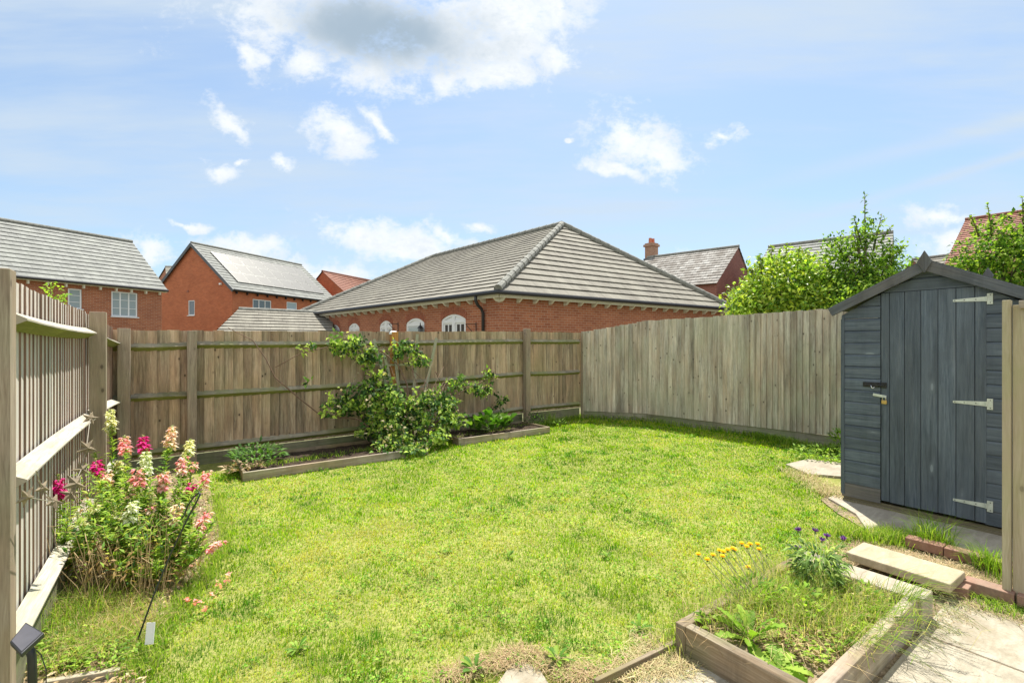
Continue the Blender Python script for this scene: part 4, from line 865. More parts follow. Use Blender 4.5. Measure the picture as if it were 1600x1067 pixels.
for (s0, s1, z0, zt, kd) in holes:
    rise = .16; mb = MB(); n = max(9, int((s1-s0+.3)/.085)); w_ = s1-s0
    for i in range(n):      # arch of bricks on end, two rings
        for ring in (0, 1):
            f = (i+.5)/n; s = s0-.06+(w_+.12)*f; z = arc_z(s, s0, s1, zt, rise)+.06+.115*ring; sl = -2*rise*(s-(s0+s1)/2)/((w_/2)**2)
            d_ = Vector((dW.x, dW.y, 0))+Vector((0, 0, sl)); d_.normalize(); up = nW.cross(d_); up = up if up.z > 0 else -up
            p = o0+dW*s+nW*.006+Vector((0, 0, z)); mb.beam(p-up*.052, p+up*.052, .02, (w_+.12)/n-.012, side=nW)
    mb.build('brick_arch', M['arch'], hb)
    # frame following the arch
    mb = MB(); nseg = 12; fr_ = [(s0+.03, z0)]+[(s0+.03+(w_-.06)*i/nseg, arc_z(s0+(w_)*i/nseg, s0, s1, zt-.03, rise)) for i in range(nseg+1)]+[(s1-.03, z0)]
    for p, q in zip(fr_, fr_[1:]):
        mb.beam(o0+dW*p[0]-nW*.04+Vector((0, 0, p[1])), o0+dW*q[0]-nW*.04+Vector((0, 0, q[1])), .06, .07, side=nW)
    zs = zt-rise-.06
    mb.beam(o0+dW*(s0+.06)-nW*.041+Vector((0, 0, zs)), o0+dW*(s1-.06)-nW*.041+Vector((0, 0, zs)), .05, .10, side=nW)
    P = [o0+dW*s-nW*.05+Vector((0, 0, z)) for s, z in fr_]; mb.face(P)
    if kd == 'door':
        mid = (s0+s1)/2; mb.beam(o0+dW*mid-nW*.03+Vector((0, 0, z0)), o0+dW*mid-nW*.03+Vector((0, 0, zt-.06)), .06, .14, side=nW)
    f_ = mb.build('arched_door' if kd == 'door' else 'garage_door', M['white'], hb)
    mb = MB()
    if kd == 'door':
        for q in (0, 1):
            a_, b_ = (s0+.13, (s0+s1)/2-.13) if q == 0 else ((s0+s1)/2+.13, s1-.13)
            mdl = (a_+b_)/2
            for e0_, e1_ in ((a_, mdl-.03), (mdl+.03, b_)):
                mb.face([o0+dW*s-nW*.044+Vector((0, 0, z)) for s, z in ((e0_, z0+.9), (e1_, z0+.9), (e1_, zs-.1), (e0_, zs-.1))])
        mb.build('glass', M['glass_dark'], f_)
    else:
        zb = z0
        while zb < zs-.1:
            mb.beam(o0+dW*(s0+.12)-nW*.035+Vector((0, 0, zb+.06)), o0+dW*(s1-.12)-nW*.035+Vector((0, 0, zb+.06)), .03, min(.118, zs-.06-zb), side=nW); zb += .12
        mb.build('door_slats', M['ghost'], f_)
# gutters, fascia, brackets, downpipes
mb = MB(); dn = Vector((0, 0, -.045)); g1, g2 = -uR*.07, -uL*.07
mb.tube([L3+g1+dn, C3+g1+g2+dn, R3+g2+dn], .058, 10); mb.build('gutter', M['blackmetal'], hb)
mb = MB(); mb.beam(L3+uR*.10+Vector((0, 0, -.12)), C3+uR*.10+uL*.1+Vector((0, 0, -.12)), .03, .10, side=uR); mb.beam(C3+uL*.10+uR*.13+Vector((0, 0, -.12)), R3+uL*.10+Vector((0, 0, -.12)), .03, .10, side=uL); mb.build('fascia', M['cream'], hb)
def bracket_row(P0, P1, inward, n, axis):
    first = None
    for i in range(n):
        q = P0.lerp(P1, (i+.5)/n)+inward*.16+Vector((0, 0, -.17))
        if first is None:
            m2 = MB(); s_ = axis; w_ = inward
            V = []
            for sx in (-.025, .025):
                for (iw, z) in ((-.09, .06), (.13, .06), (.13, -.11), (.03, -.10), (-.07, -.01)): V.append(s_*sx+w_*iw+Vector((0, 0, z)))
            m2.solid(V, [[4, 3, 2, 1, 0], [5, 6, 7, 8, 9]]+[[k_, (k_+1) % 5, 5+(k_+1) % 5, 5+k_] for k_ in range(5)]); first = m2.build('eave_bracket', M['cream'], hb); first.location = q
        else: ob = first.copy(); COL.objects.link(ob); ob.location = q
bracket_row(L3, C3, uR, 25, uL); bracket_row(C3, R3, uL, 19, uR)
s, z = ray_wall(757, 460, KL, K); p = o0+dW*s
mb = MB(); mb.tube([p+nW*.33+Vector((0, 0, 2.93)), p+nW*.33+Vector((0, 0, 2.78)), p+nW*.26+Vector((0, 0, 2.66)), p+nW*.12+Vector((0, 0, 2.56)), p+nW*.06+Vector((0, 0, 2.44)), p+nW*.06+Vector((0, 0, 0))], .045, 10); mb.build('downpipe', M['blackmetal'], hb, smooth=True)
p = o0+dW*.35
mb = MB(); mb.tube([p+nW*.33-dW*.25+Vector((0, 0, 2.93)), p+nW*.33-dW*.25+Vector((0, 0, 2.75)), p+nW*.15+Vector((0, 0, 2.5)), p+nW*.06+Vector((0, 0, 2.35)), p+nW*.06+Vector((0, 0, 0))], .045, 10); mb.build('downpipe', M['blackmetal'], hb, smooth=True)
for (x0, x1, lab) in ((729, 745, 'a'), (612, 623, 'b')):
    s0, z0 = ray_wall(x0, 505, KL, K); s1, z1 = ray_wall(x1, 505, KL, K); zt = ray_wall(x1, 504, KL, K)[1]
    mb = MB(); mb.tube([o0+dW*s1+nW*.03+Vector((0, 0, zt)), o0+dW*s1+nW*.03+Vector((0, 0, zt-.5))], .012, 6); mb.tube([o0+dW*s1+nW*.04+Vector((0, 0, zt-.05)), o0+dW*s1+nW*.35-dW*.1+Vector((0, 0, zt-.05))], .01, 6)
    mb.tube([o0+dW*s1+nW*.04+Vector((0, 0, zt-.4)), o0+dW*s1+nW*.33-dW*.1+Vector((0, 0, zt-.06))], .01, 6)
    mb.build('hanging_basket_bracket', M['blackmetal'], hb)
s, z = ray_wall(661.5, 513, KL, K); p = o0+dW*s+nW*.12
lt = thing('wall_lantern', 'small black wall lantern beside the pale garage door of the hip-roofed block', 'lantern', (p.x, p.y, z))
mb = MB(); n = 6; apex = p+Vector((0, 0, z+.13)); ring = [p+Vector((.12*math.cos(2*math.pi*i/n), .12*math.sin(2*math.pi*i/n), z)) for i in range(n)]
for i in range(n): mb.face([ring[i], ring[(i+1) % n], apex])
mb.face(ring[::-1]); mb.tube([apex-Vector((0, 0, .02)), apex+Vector((0, 0, .05))], .015, 6); mb.build('hood', M['blackmetal'], lt)
mb = MB(); mb.beam(p+Vector((0, 0, z-.22)), p+Vector((0, 0, z-.005)), .12, .12); mb.build('lamp_glass', M['glass'], lt)
mb = MB(); mb.beam(p-nW*.12+Vector((0, 0, z-.12)), p+Vector((0, 0, z-.24)), .03, .03); mb.build('bracket', M['blackmetal'], lt)
# houses to the right
def cy(X, d, z=0): return yc(X, d, z)
c = cy(9.39, 22); w = cy(9.39+4.7, 22+5.6); r = cy(11.74, 24.8, 6.6); re = cy(11.74-.766*5, 24.8+.643*5, 6.6); ce = cy(9.39-.766*5, 22+.643*5)
h6, *_ = gable_house('brick house with mottled grey tiles and a tall chimney', c, ce, w, 4.35, r, re, 'brick_d', 'tile3', inset=.15, gutter=False, course=.3, end_in=.06)
p = at(1018, 400, 28.3); ch = MB(); zt = at(1018, 386, 28.3).z; ch.beam((p.x, p.y, 5.0), (p.x, p.y, zt), .58, .5, side=(1, 0, 0)); c_ = ch.build('chimney', M['brick_tan'], h6)
mb = MB(); mb.beam((p.x, p.y, zt), (p.x, p.y, zt+.12), .72, .64, side=(1, 0, 0)); mb.beam((p.x, p.y, zt+.12), (p.x, p.y, zt+.2), .6, .52, side=(1, 0, 0)); mb.build('chimney_cap', M['brick_tan'], c_)
for dx in (-.12, .14): mb = MB(); mb.tube([(p.x+dx, p.y, zt+.2), (p.x+dx, p.y, zt+.5)], .10, 10, r1=.085); mb.build('chimney_pot', M['chimney_pot'], c_)
mb = MB(); mb.beam((p.x, p.y, 6.35), (p.x, p.y, 6.62), .7, .62, side=(1, 0, 0)); mb.build('lead_flashing', M['lead'], c_)
sp = at(1130, 450, 23)
r = at(1396, 364, 20); u = Vector((CY*-.766+SY*.643, SY*.766+CY*.643, 0)); dlt = cy(2.35, 2.8)
re = r+u*4.7; c = r-dlt; w = r+dlt
h7, *_ = gable_house('grey tiled house rising behind the two leafy trees right of the hip-roofed block', V2(c), V2(c+u*4.7), V2(w), 4.0, r, re, 'brick_d', 'tile2', inset=.15, gutter=False, end_in=.06)
r = at(1425, 406, 32); re = at(1500, 402, 30); re.z = r.z; c = r+cy(-.5, -3); ce = re+cy(-.5, -3); w = r+cy(.5, 3)
gable_house('far grey roof ridge glimpsed between the pointed tree and the red-tiled house', V2(c), V2(ce), V2(w), r.z-2, r, re, 'brick_d', 'tile', inset=.15, gutter=False)
r = at(1508, 345, 20); re = r+cy(.66, -.75)*9; dn = cy(-.75, -.66)
gable_house('house with a steep red pantiled roof behind the tree at far right', V2(r+dn*6), V2(re+dn*6), V2(r-dn*6), 4.06, r, re, 'brick_d', 'tile_red', inset=.2, gutter=False, course=.3)
# ---------------------------------------------------------------- plants
def rdir(n): return unit(rng.normal(0, 1, (n, 3)))
def crown_points(blobs, ncl, per, spread, shell=0.55):
    vol = np.array([b[1][0]*b[1][1]*b[1][2] for b in blobs])**0.8; k = rng.choice(len(blobs), ncl, p=vol/vol.sum())
    C = np.array([b[0] for b in blobs])[k]; Rr = np.array([b[1] for b in blobs])[k]
    rad = (shell+(1-shell)*rng.random((ncl, 1)))*(1+rng.normal(0, .07, (ncl, 1))); cl = C+rdir(ncl)*Rr*rad
    P = np.repeat(cl, per, axis=0)+rng.normal(0, spread, (ncl*per, 3)); return cl, P, np.repeat(np.arange(ncl), per)
def clcols(ci, ncl, palette, weights, keep=.6):
    # leaves of one twig share their green, with strays
    n = len(ci); w = np.array(weights, float); w /= w.sum(); pc_ = rng.choice(len(palette), ncl, p=w); k = np.where(rng.random(n) < keep, pc_[ci], rng.choice(len(palette), n, p=w))
    return np.clip(np.array(palette)[k]*(1+rng.normal(0, .14, (n, 1)).clip(-.4, .5)), .002, 1)
def tree(name, label, cat, base, blobs, ncl, per, spread, leaf, palette, weights, mat='leaf', trunk_r=.05, limbs=14, shell=.5, group=None, shoots=(), wl=.5, tz=None, stems=1, crown='crown'):
    t = thing(name, label, cat, base, group); base = Vector(base)
    cl, P, ci = crown_points(blobs, ncl, per, spread, shell)
    for (p, q, n) in shoots:
        p, q = np.array(p), np.array(q); f = rng.random((n, 1)); P = np.concatenate([P, p+(q-p)*f+rng.normal(0, spread*.35, (n, 3))*(1.1-f)]); ci = np.concatenate([ci, np.full(n, -1)])
    n = len(P); cen = np.mean([b[0] for b in blobs], axis=0); out = unit(P-cen)
    D = unit(out*0.6+rdir(n)*0.9+np.array([0, 0, -.15])); Nn = unit(rdir(n)*.7+np.array([0, 0, .8])+out*.3)
    L = leaf*(0.7+.6*rng.random(n)); C = clcols(ci, ncl+1, palette, weights)
    cv = 1+rng.normal(0, .22, ncl+1).clip(-.45, .45); C = np.clip(C*cv[ci][:, None], .003, 1)
    leaf_obj(crown, P, D, Nn, L, L*wl, C, M[mat], t)
    mb = MB(); zc = min(b[0][2] for b in blobs); top = Vector(max(blobs, key=lambda b: b[0][2])[0])
    for sidx in range(stems):
        b0 = base+Vector((rnd.uniform(-.15, .15), rnd.uniform(-.15, .15), 0))*(stems > 1); m1 = b0.lerp(top, .5)+Vector((rnd.uniform(-.06, .06), rnd.uniform(-.06, .06), 0))
        mb.tube([b0, m1, top], [trunk_r, trunk_r*.7, trunk_r*.3], 8)
    for i in range(min(limbs, ncl)):
        q = Vector(cl[i]); f = min(.95, max(.15, (q.z-base.z)/(top.z-base.z+.01)-.25)); s = base.lerp(top, f); mb.tube([s, s.lerp(q, .5)+Vector((0, 0, .05)), q], [trunk_r*.35, trunk_r*.22, trunk_r*.08], 5)
    for (p, q, _n) in shoots: mb.tube([p, q], [trunk_r*.3, trunk_r*.06], 5)
    mb.build('trunk', M['bark'], t, smooth=True); return t
G1, G2, G3, G4, G5 = (0.045, 0.11, 0.018), (0.10, 0.21, 0.025), (0.22, 0.37, 0.04), (0.38, 0.52, 0.07), (0.40, 0.42, 0.10)
def B(px, py, d, rx, ry, rz_): p = at(px, py, d); return ((p.x, p.y, p.z), (rx, ry, rz_))
g = at(1228, 600, 8.9)
tree('laurel_shrub', 'bright yellow-green shrub above the grey fence, nearest the hip-roofed block', 'shrub', (g.x, g.y, -.05),
     [B(1225, 452, 8.9, .72, .75, .58), B(1182, 474, 8.9, .45, .6, .5), B(1265, 462, 8.8, .5, .6, .5), B(1215, 418, 9.0, .34, .4, .28), B(1252, 416, 9.0, .3, .4, .26), B(1225, 520, 8.9, .9, .8, .8), B(1160, 490, 8.8, .25, .3, .35)], 1150, 13, .075, .085, [G2, G3, G4, (.50, .58, .07)], [1.5, 3, 5, 4.5], 'leaf_gloss', stems=5, shell=.45,
     shoots=[(at(a, 430, 8.9), at(b, c, 8.9), 38) for a, b, c in ((1205, 1206, 384), (1225, 1230, 381), (1245, 1249, 384), (1262, 1262, 394), (1178, 1172, 420), (1285, 1292, 400), (1190, 1188, 400))])
g = at(1352, 600, 8.1)
tree('pear_tree', 'slender pointed leafy tree rising highest behind the fence corner and shed eave', 'tree', (g.x, g.y, -.05),
     [B(1352, 430, 8.2, .42, .42, .62), B(1322, 425, 8.4, .38, .4, .5), B(1385, 425, 8.0, .36, .4, .4), B(1352, 370, 8.2, .27, .27, .38), B(1310, 390, 8.5, .3, .3, .28), B(1340, 470, 8.2, .75, .6, .5), B(1395, 395, 8.0, .2, .2, .24), B(1300, 455, 8.5, .45, .45, .45)], 800, 11, .06, .068, [G1, G2, G3, G4], [1.5, 3, 4, 3.4], 'leaf', limbs=26, shell=.35,
     shoots=[(at(1352, 380, 8.2), at(1351, 304, 8.2), 60), (at(1365, 390, 8.2), at(1378, 334, 8.2), 45), (at(1345, 380, 8.2), at(1334, 337, 8.2), 40), (at(1385, 400, 8.0), at(1413, 388, 8.0), 30), (at(1320, 400, 8.4), at(1303, 377, 8.4), 36), (at(1375, 380, 8.1), at(1394, 352, 8.1), 30)])
g = at(1600, 600, 7.6)
tree('maple_tree', 'bushy green tree behind the shed roof at the far right edge', 'tree', (g.x, g.y, -.05),
     [B(1545, 400, 7.7, .5, .5, .42), B(1590, 415, 7.6, .6, .6, .5), B(1640, 390, 7.5, .7, .6, .7), B(1515, 415, 7.8, .3, .35, .28), B(1560, 360, 7.7, .32, .32, .3), B(1528, 470, 7.8, .5, .5, .4), B(1610, 480, 7.5, .8, .7, .5), B(1690, 420, 7.4, .7, .7, .7)], 1100, 12, .055, .06, [G1, G2, G3, G4], [1.5, 3, 4, 3.5], 'leaf', limbs=20, shell=.35, wl=.65,
     shoots=[(at(1550, 370, 7.7), at(1543, 318, 7.7), 45), (at(1530, 370, 7.7), at(1517, 336, 7.7), 40), (at(1600, 360, 7.6), at(1597, 306, 7.6), 50), (at(1565, 350, 7.7), at(1570, 335, 7.7), 20)])
g = at(82, 540, 6.2)
tree('young_shrub', 'tip of a light green shrub poking above the left fence', 'shrub', (g.x, g.y, 0.0), [B(80, 452, 6.2, .09, .1, .07), B(98, 465, 6.2, .09, .1, .05), B(84, 470, 6.2, .11, .1, .1)], 26, 6, .02, .045, [G3, G4], [1, 1], trunk_r=.012, limbs=4)

# climbing shrub on the back fence
def patch(px, py, rx, ry, b, db=.12):
    p = at_b(px, py, b); s = math.hypot(*(p.xy))/F*.96; return ((p.x, p.y, p.z), (rx*s*1.05, db, ry*s))
cb = at_b(645, 706, 6.55)
cl_ = thing('climbing_shrub', 'sprawling leafy climber with bare canes on the back fence, arching over the fan trellis', 'climber', (cb.x, cb.y, 0.05))
pt = [patch(480, 543, 24, 9, 7.05, .06), patch(515, 540, 18, 7, 7.0, .06), patch(545, 541, 36, 20, 6.98, .12), patch(578, 560, 30, 20, 6.95, .12), patch(590, 590, 26, 22, 6.9, .12), patch(630, 548, 22, 20, 6.98, .1), patch(655, 560, 25, 18, 6.95, .1),
      patch(600, 625, 38, 36, 6.75, .22), patch(560, 630, 45, 32, 6.85, .16), patch(525, 635, 28, 22, 6.95, .1), patch(625, 665, 48, 34, 6.55, .28), patch(650, 640, 40, 34, 6.6, .25), patch(590, 665, 40, 24, 6.7, .2), patch(688, 625, 32, 22, 6.7, .16), patch(700, 660, 30, 24, 6.5, .2),
      patch(720, 600, 34, 16, 6.9, .1), patch(750, 610, 24, 14, 6.9, .1), patch(640, 690, 38, 20, 6.3, .2), patch(765, 590, 16, 14, 7.0, .06), patch(780, 625, 22, 14, 7.0, .06), patch(605, 694, 26, 14, 6.2, .12), patch(650, 702, 30, 13, 6.05, .12), patch(682, 682, 22, 14, 6.25, .12), patch(700, 640, 24, 16, 6.6, .12), patch(575, 560, 6, 5, 7, .05), patch(437, 550, 5, 5, 7.05, .04), patch(452, 566, 6, 6, 7.05, .04), patch(478, 600, 8, 6, 7.05, .04)]
pc, P, ci = crown_points(pt, 820, 10, .030, .2); n = len(P)
D = unit(rdir(n)+np.array([0, -.5, -.25])); Nn = unit(rdir(n)*.6+np.array([-.1, -.5, .8])); Lf = .068*(.5+.9*rng.random(n))
C = clcols(ci, 820, [(0.03, 0.07, 0.015), (0.06, 0.14, 0.03), (0.17, 0.30, 0.05), (0.46, 0.60, 0.10), (0.5, 0.42, 0.26)], [2.6, 3, 4, 4, .6], .65)
leaf_obj('foliage', P, D, Nn, Lf, Lf*.55, C, M['leaf'], cl_)
mb = MB()
def cane(pp, r0, r1): mb.tube([at_b(*q) for q in pp], r0, 6, r1=r1)
cane([(645, 712, 6.5), (648, 680, 6.6), (640, 640, 6.7), (636, 600, 6.85), (622, 570, 6.95), (596, 548, 6.98), (560, 536, 7.0), (520, 540, 7.02), (470, 552, 7.06), (430, 574, 7.08)], .016, .004)
cane([(640, 712, 6.5), (610, 690, 6.6), (560, 655, 6.85), (500, 648, 6.98), (465, 620, 7.02), (430, 590, 7.06), (415, 560, 7.08), (395, 532, 7.08), (356, 512, 7.0)], .014, .004)
cane([(648, 712, 6.5), (680, 640, 6.7), (695, 600, 6.85), (680, 580, 6.9), (700, 620, 6.85)], .012, .003)
cane([(645, 700, 6.5), (690, 650, 6.6), (720, 612, 6.85), (765, 590, 6.95)], .012, .004)
cane([(650, 700, 6.5), (640, 650, 6.6), (655, 610, 6.8), (637, 560, 6.95), (625, 540, 7.0)], .012, .003)
cane([(648, 690, 6.5), (668, 600, 6.8), (640, 575, 6.9), (615, 578, 6.9)], .009, .003)
for i in range(26):
    a, b_, c_ = rnd.uniform(560, 730), rnd.uniform(560, 690), rnd.uniform(6.4, 6.9); cane([(645, 700, 6.5), ((645+a)/2+rnd.uniform(-10, 10), (680+b_)/2, (6.5+c_)/2), (a, b_, c_)], .006, .002)
mb.build('canes', M['cane'], cl_, smooth=True)
# pale dead sprigs caught in it
n = 900; k = rng.integers(0, len(pt), n); P = np.array([p[0] for p in pt])[k]+rdir(n)*np.array([p[1] for p in pt])[k]; keep = (P[:, 0] > 1.9)
P = P[keep]; n = len(P)
leaf_obj('dead_flower_sprigs', P+np.array([0, -.05, 0]), rdir(n), rdir(n), .03*(.6+rng.random(n)), np.full(n, .008), mixcols(n, [(.5, .38, .27), (.38, .24, .16)], [1, 1]), M['straw'], cl_)
tr = thing('fan_trellis', 'grey-green wooden fan trellis leaning on the back fence inside the climbing shrub', 'trellis', (at_b(640, 700, 7.0).x, 7.0, 0))
for (x0, y0, x1, y1) in ((630, 700, 584, 530), (636, 700, 598, 545), (641, 700, 652, 522), (645, 700, 682, 528), (632, 700, 615, 530)):
    mb = MB(); mb.beam(at_b(x0, y0, 6.95), at_b(x1, y1, 7.05), .045, .014, side=(1, 0, 0)); mb.build('slat', M['trellis'], tr)
for (x0, x1, y) in ((586, 674, 570), (596, 664, 604)):
    mb = MB(); mb.beam(at_b(x0, y, 7.055), at_b(x1, y, 7.055), .014, .026, side=(0, 1, 0)); mb.build('cross_slat', M['trellis'], tr)

# round-leaved plant
bp = at_b(768, 668, 6.62)
be = thing('bergenia_plant', 'clump of big round glossy green leaves in the low bed by the back fence', 'plant', (bp.x, bp.y, .12))
n = 75; an = rng.random(n)*6.28; rr = np.sqrt(rng.random(n)); P = np.stack([bp.x+.40*rr*np.cos(an), bp.y+.2*rr*np.sin(an), .14+.27*(1-rr*.6)*rng.random(n)], 1)
V = []; S = []; Ix = []; T = []
for i in range(n):
    tilt = rnd.uniform(.2, 1.2); a = an[i]+rnd.uniform(-.6, .6); d = Vector((math.cos(a)*math.cos(tilt), math.sin(a)*math.cos(tilt)-.1, math.sin(tilt))).normalized(); s = Vector((0, 0, 1)).cross(d).normalized(); u = s.cross(d)*-1
    L = rnd.uniform(.09, .17); o = Vector(P[i]); c = o+d*L*.55; k0 = len(V); V.append(tuple(c-u*L*.10)); m = 10
    for j in range(m):
        t = 2*math.pi*j/m; V.append(tuple(c+d*(math.cos(t)*L*.5)+s*(math.sin(t)*L*.42)+u*(.02*math.sin(t*2+i)+.12*L*abs(math.sin(t)))))
    for j in range(m): S.append(3); Ix += [k0, k0+1+j, k0+1+(j+1) % m]
    cc = np.array(rnd.choice([(0.05, .12, .015), (.08, .20, .02), (.14, .28, .03), (.2, .34, .05)]))*rnd.uniform(.85, 1.15); T += [cc]*(m+1)
np_mesh('leaves', np.array(V), np.array(S), np.array(Ix), np.array(T), M['leaf_gloss'], be, smooth=True)
mb = MB()
for i in range(0, n, 3): mb.tube([(bp.x, bp.y, .1), tuple(P[i])], .006, 5)
for q in ((772, 650), (760, 655)): mb.tube([(bp.x, bp.y, .1), at_b(*q, 6.5)], .005, 5)
mb.build('stalks', M['stemg'], be)

def herb(name, label, cat, base, r, h, n, leaf, palette, weights, wl=.35, up=.5, mat='leaf', group=None, stems=8, flat=False, dry=0):
    t = thing(name, label, cat, base, group); b = np.array(base)
    an = rng.random(n)*6.28; rr = r*np.sqrt(rng.random(n)); zz = h*rng.random(n)*(1-.5*(rr/r))
    P = b+np.stack([rr*np.cos(an), rr*np.sin(an), zz+.01], 1); D = unit(np.stack([np.cos(an), np.sin(an), np.full(n, up)], 1)+rdir(n)*.6)
    L = leaf*(.6+.8*rng.random(n)); leaf_obj('leaves', P, D, unit(rdir(n)*.5+np.array([0, 0, 1])), L, L*wl, mixcols(n, palette, weights), M[mat], t)
    mb = MB()
    for i in range(stems): q = P[rnd.randrange(n)]; mb.tube([base, tuple((b+q)/2+[0, 0, .02]), tuple(q)], .004, 5, r1=.0015)
    mb.build('stems', M['stemg'], t); return t
def rosette(name, label, base, n, L0, pal, wl=.28, up=(.2, .9), group=None, cat='weed', mat='leaf', wav=.25):
    """basal leaves, each a bent strip widening to the end"""
    t = thing(name, label, cat, base, group); V = []; S = []; Ix = []; T = []; o = Vector(base)
    for i in range(n):
        a = 6.28*i/n*2.4+rnd.uniform(-.3, .3); L = L0*rnd.uniform(.6, 1.1); el = rnd.uniform(*up); w = L*wl*rnd.uniform(.8, 1.2); k0 = len(V); m = 12; tw = rnd.uniform(-.5, .5)
        for j in range(m+1):
            f = j/m; e = el-f*.9; r_ = sum(math.cos(el-.9*k/m) for k in range(j))*L/m; z = sum(math.sin(el-.9*k/m) for k in range(j))*L/m
            ww = w*(0.25+1.4*f)*(1-f**5)**.5*(1+(wav if j % 2 else -wav)*.8+.1*math.sin(j*2.7+i)) if j < m else .001; c = o+Vector((math.cos(a)*r_, math.sin(a)*r_, z)); s = Vector((-math.sin(a), math.cos(a), tw*f)).normalized()
            V += [tuple(c-s*ww/2+Vector((0, 0, .12*ww))), tuple(c), tuple(c+s*ww/2+Vector((0, 0, .12*ww)))]
            cc = np.array(pal[i % len(pal)])*(1+.1*math.sin(i)); T += [cc, cc*1.15, cc]
        for j in range(m):
            q = k0+3*j; S += [4, 4]; Ix += [q, q+1, q+4, q+3, q+1, q+2, q+5, q+4]
    np_mesh('leaves', np.array(V), np.array(S), np.array(Ix), np.array(T), M[mat], t, smooth=True); return t
YG = [(0.22, .36, .04), (.30, .42, .06), (.14, .27, .03)]
q = gp(402, 722, .08); herb('feverfew_plant', 'low leafy plant with pale dead stems at the left end of the back bed', 'plant', (q.x, q.y, .1), .30, .22, 330, .075, [G1, G2, (.12, .24, .06), (.2, .32, .1)], [2, 3, 3, 1], up=.6)
q = gp(382, 735, .05); herb('withered_plant', 'withered pale brown plant flopping over the left end of the back bed', 'plant', (q.x, q.y, .05), .2, .1, 130, .06, [(.5, .38, .24), (.38, .26, .16)], [1, 1], mat='straw')
q = gp(372, 738, .02)
q = gp(820, 650, .1); herb('bedside_plant', 'dark leafy seedling between the round-leaved plant and the fence post', 'plant', (5.55, 6.95, .05), .22, .30, 220, .05, [(.03, .07, .02), G1, G2], [2, 3, 1])
q = gp(872, 664, 0); herb('weed', 'pale green weed on the lawn below the far fence corner', 'weed', (q.x, q.y, 0), .14, .10, 50, .09, [G3, (.3, .42, .12)], [1, 1])
q = gp(538, 706, .1); herb('weed', 'grey-green weed in the middle of the left back bed', 'weed', (2.55, 6.5, .09), .14, .14, 60, .06, [(.13, .2, .1), G2], [1, 1])
q = gp(1312, 712, 0); herb('dock_weed', 'tall ragged weeds growing against the left corner of the shed', 'weed', (q.x+.2, q.y+.02, 0), .18, .50, 260, .07, [G2, G3, G4], [2, 3, 2], up=.9)
q = gp(1290, 716, 0); herb('nettle_patch', 'leafy weeds at the foot of the grey fence beside the shed', 'weed', (q.x, q.y, 0), .40, .16, 420, .06, [G2, G3, G4], [2, 3, 2], up=.5)
for i, (x, y, s, n_, lab) in enumerate(((1000, 985, .10, 9, 'dandelion-like rosette in the lawn just left of the near planter'), (870, 1035, .12, 13, 'bushy green weed by the gap between the two front paving slabs'), (742, 1050, .10, 10, 'spreading weed at the lawn edge left of the cream slab'), (465, 1015, .08, 8, 'small dark green rosette in the near left of the lawn'), (700, 862, .06, 6, 'tiny rosette near the middle of the lawn, right of centre line'), (560, 800, .06, 7, 'small rosette in the far left half of the lawn'), (948, 870, .07, 8, 'bluish green rosette in the right half of the lawn'), (795, 870, .07, 8, 'rosette in the lawn straight ahead of the front slab'))):
    q = gp(x, y, 0); rosette('lawn_weed', lab, (q.x, q.y, .0), int(n_*1.9), s*.8, [(.10, .22, .03), (.2, .34, .05), (.28, .4, .06)], wl=.2, up=(.3, 1.3), group='weeds in the lawn')
q = gp(1175, 1010, .12); rosette('foxglove_rosette', 'big bright green leaf rosette inside the near planter, left one of two', (2.24, 1.16, .10), 26, .19, YG, wl=.19, up=(.4, 1.35), wav=.3)
rosette('broadleaf_rosette', 'broad pale green leaf clump in the near planter corner, right of the long-leaved rosette', (2.16, .99, .10), 24, .13, [(.3, .42, .06), (.22, .36, .05)], wl=.32, up=(.35, 1.0), wav=.4)
herb('leafy_weed', 'bright leafy weed in the middle of the near planter', 'weed', (2.66, 1.12, .11), .16, .16, 260, .034, [G2, G3, G4], [1, 3, 3], wl=.5, up=.8)
herb('leafy_weed', 'leafy weed at the lawn side of the near planter below the yellow flowers', 'weed', (2.55, 1.30, .11), .13, .17, 200, .045, [G2, G3, G4], [2, 3, 2], wl=.2, up=1.1)
herb('leafy_weed', 'yellow-green weed between the cornflower clump and the paving-side board', 'weed', (2.98, .98, .11), .13, .14, 200, .03, [G2, G3, G4, (.5, .42, .2)], [1, 3, 3, 2], wl=.45, up=.8)
herb('seedling', 'small spiky green seedling in the left corner of the near planter', 'weed', (2.2, 1.33, .11), .05, .05, 24, .05, YG, [1, 1, 1], stems=3)

# cornflower clump and its purple flowers
q = Vector((3.0, 1.16, .12)); cf = thing('cornflower_plant', 'bushy grey-green perennial with small purple flowers at the far end of the near planter', 'plant', q)
n = 620; an = rng.random(n)*6.28; hh = rng.random(n); rr = (.04+.10*hh**.5)*(.4+.6*rng.random(n)); b = np.array(q)
P = b+np.stack([rr*np.cos(an), rr*np.sin(an), .02+.21*hh**1.3], 1); D = unit(np.stack([np.cos(an), np.sin(an), .9-1.5*rng.random(n)], 1)); L = .055*(.6+.7*rng.random(n))
leaf_obj('leaves', P, D, unit(rdir(n)*.4+np.array([0, 0, 1])), L, L*.28, mixcols(n, [(.06, .12, .03), (.13, .22, .05), (.24, .36, .08), (.36, .46, .1)], [2, 4, 3, 2]), M['leaf'], cf, curl=.3)
mb = MB()
def thistle(mbp, mbc, c, s=.016):
    n = 26; D = unit(rdir(n)*.8+np.array([0, 0, .8])); return np.repeat([list(c)], n, 0), D, np.full(n, s*1.4)
heads = [at(x, y, 3.25) for x, y in ((1247, 830), (1274, 832), (1284, 846), (1292, 840), (1246, 857), (1317, 844))]
fp, fd, fl2 = [], [], []
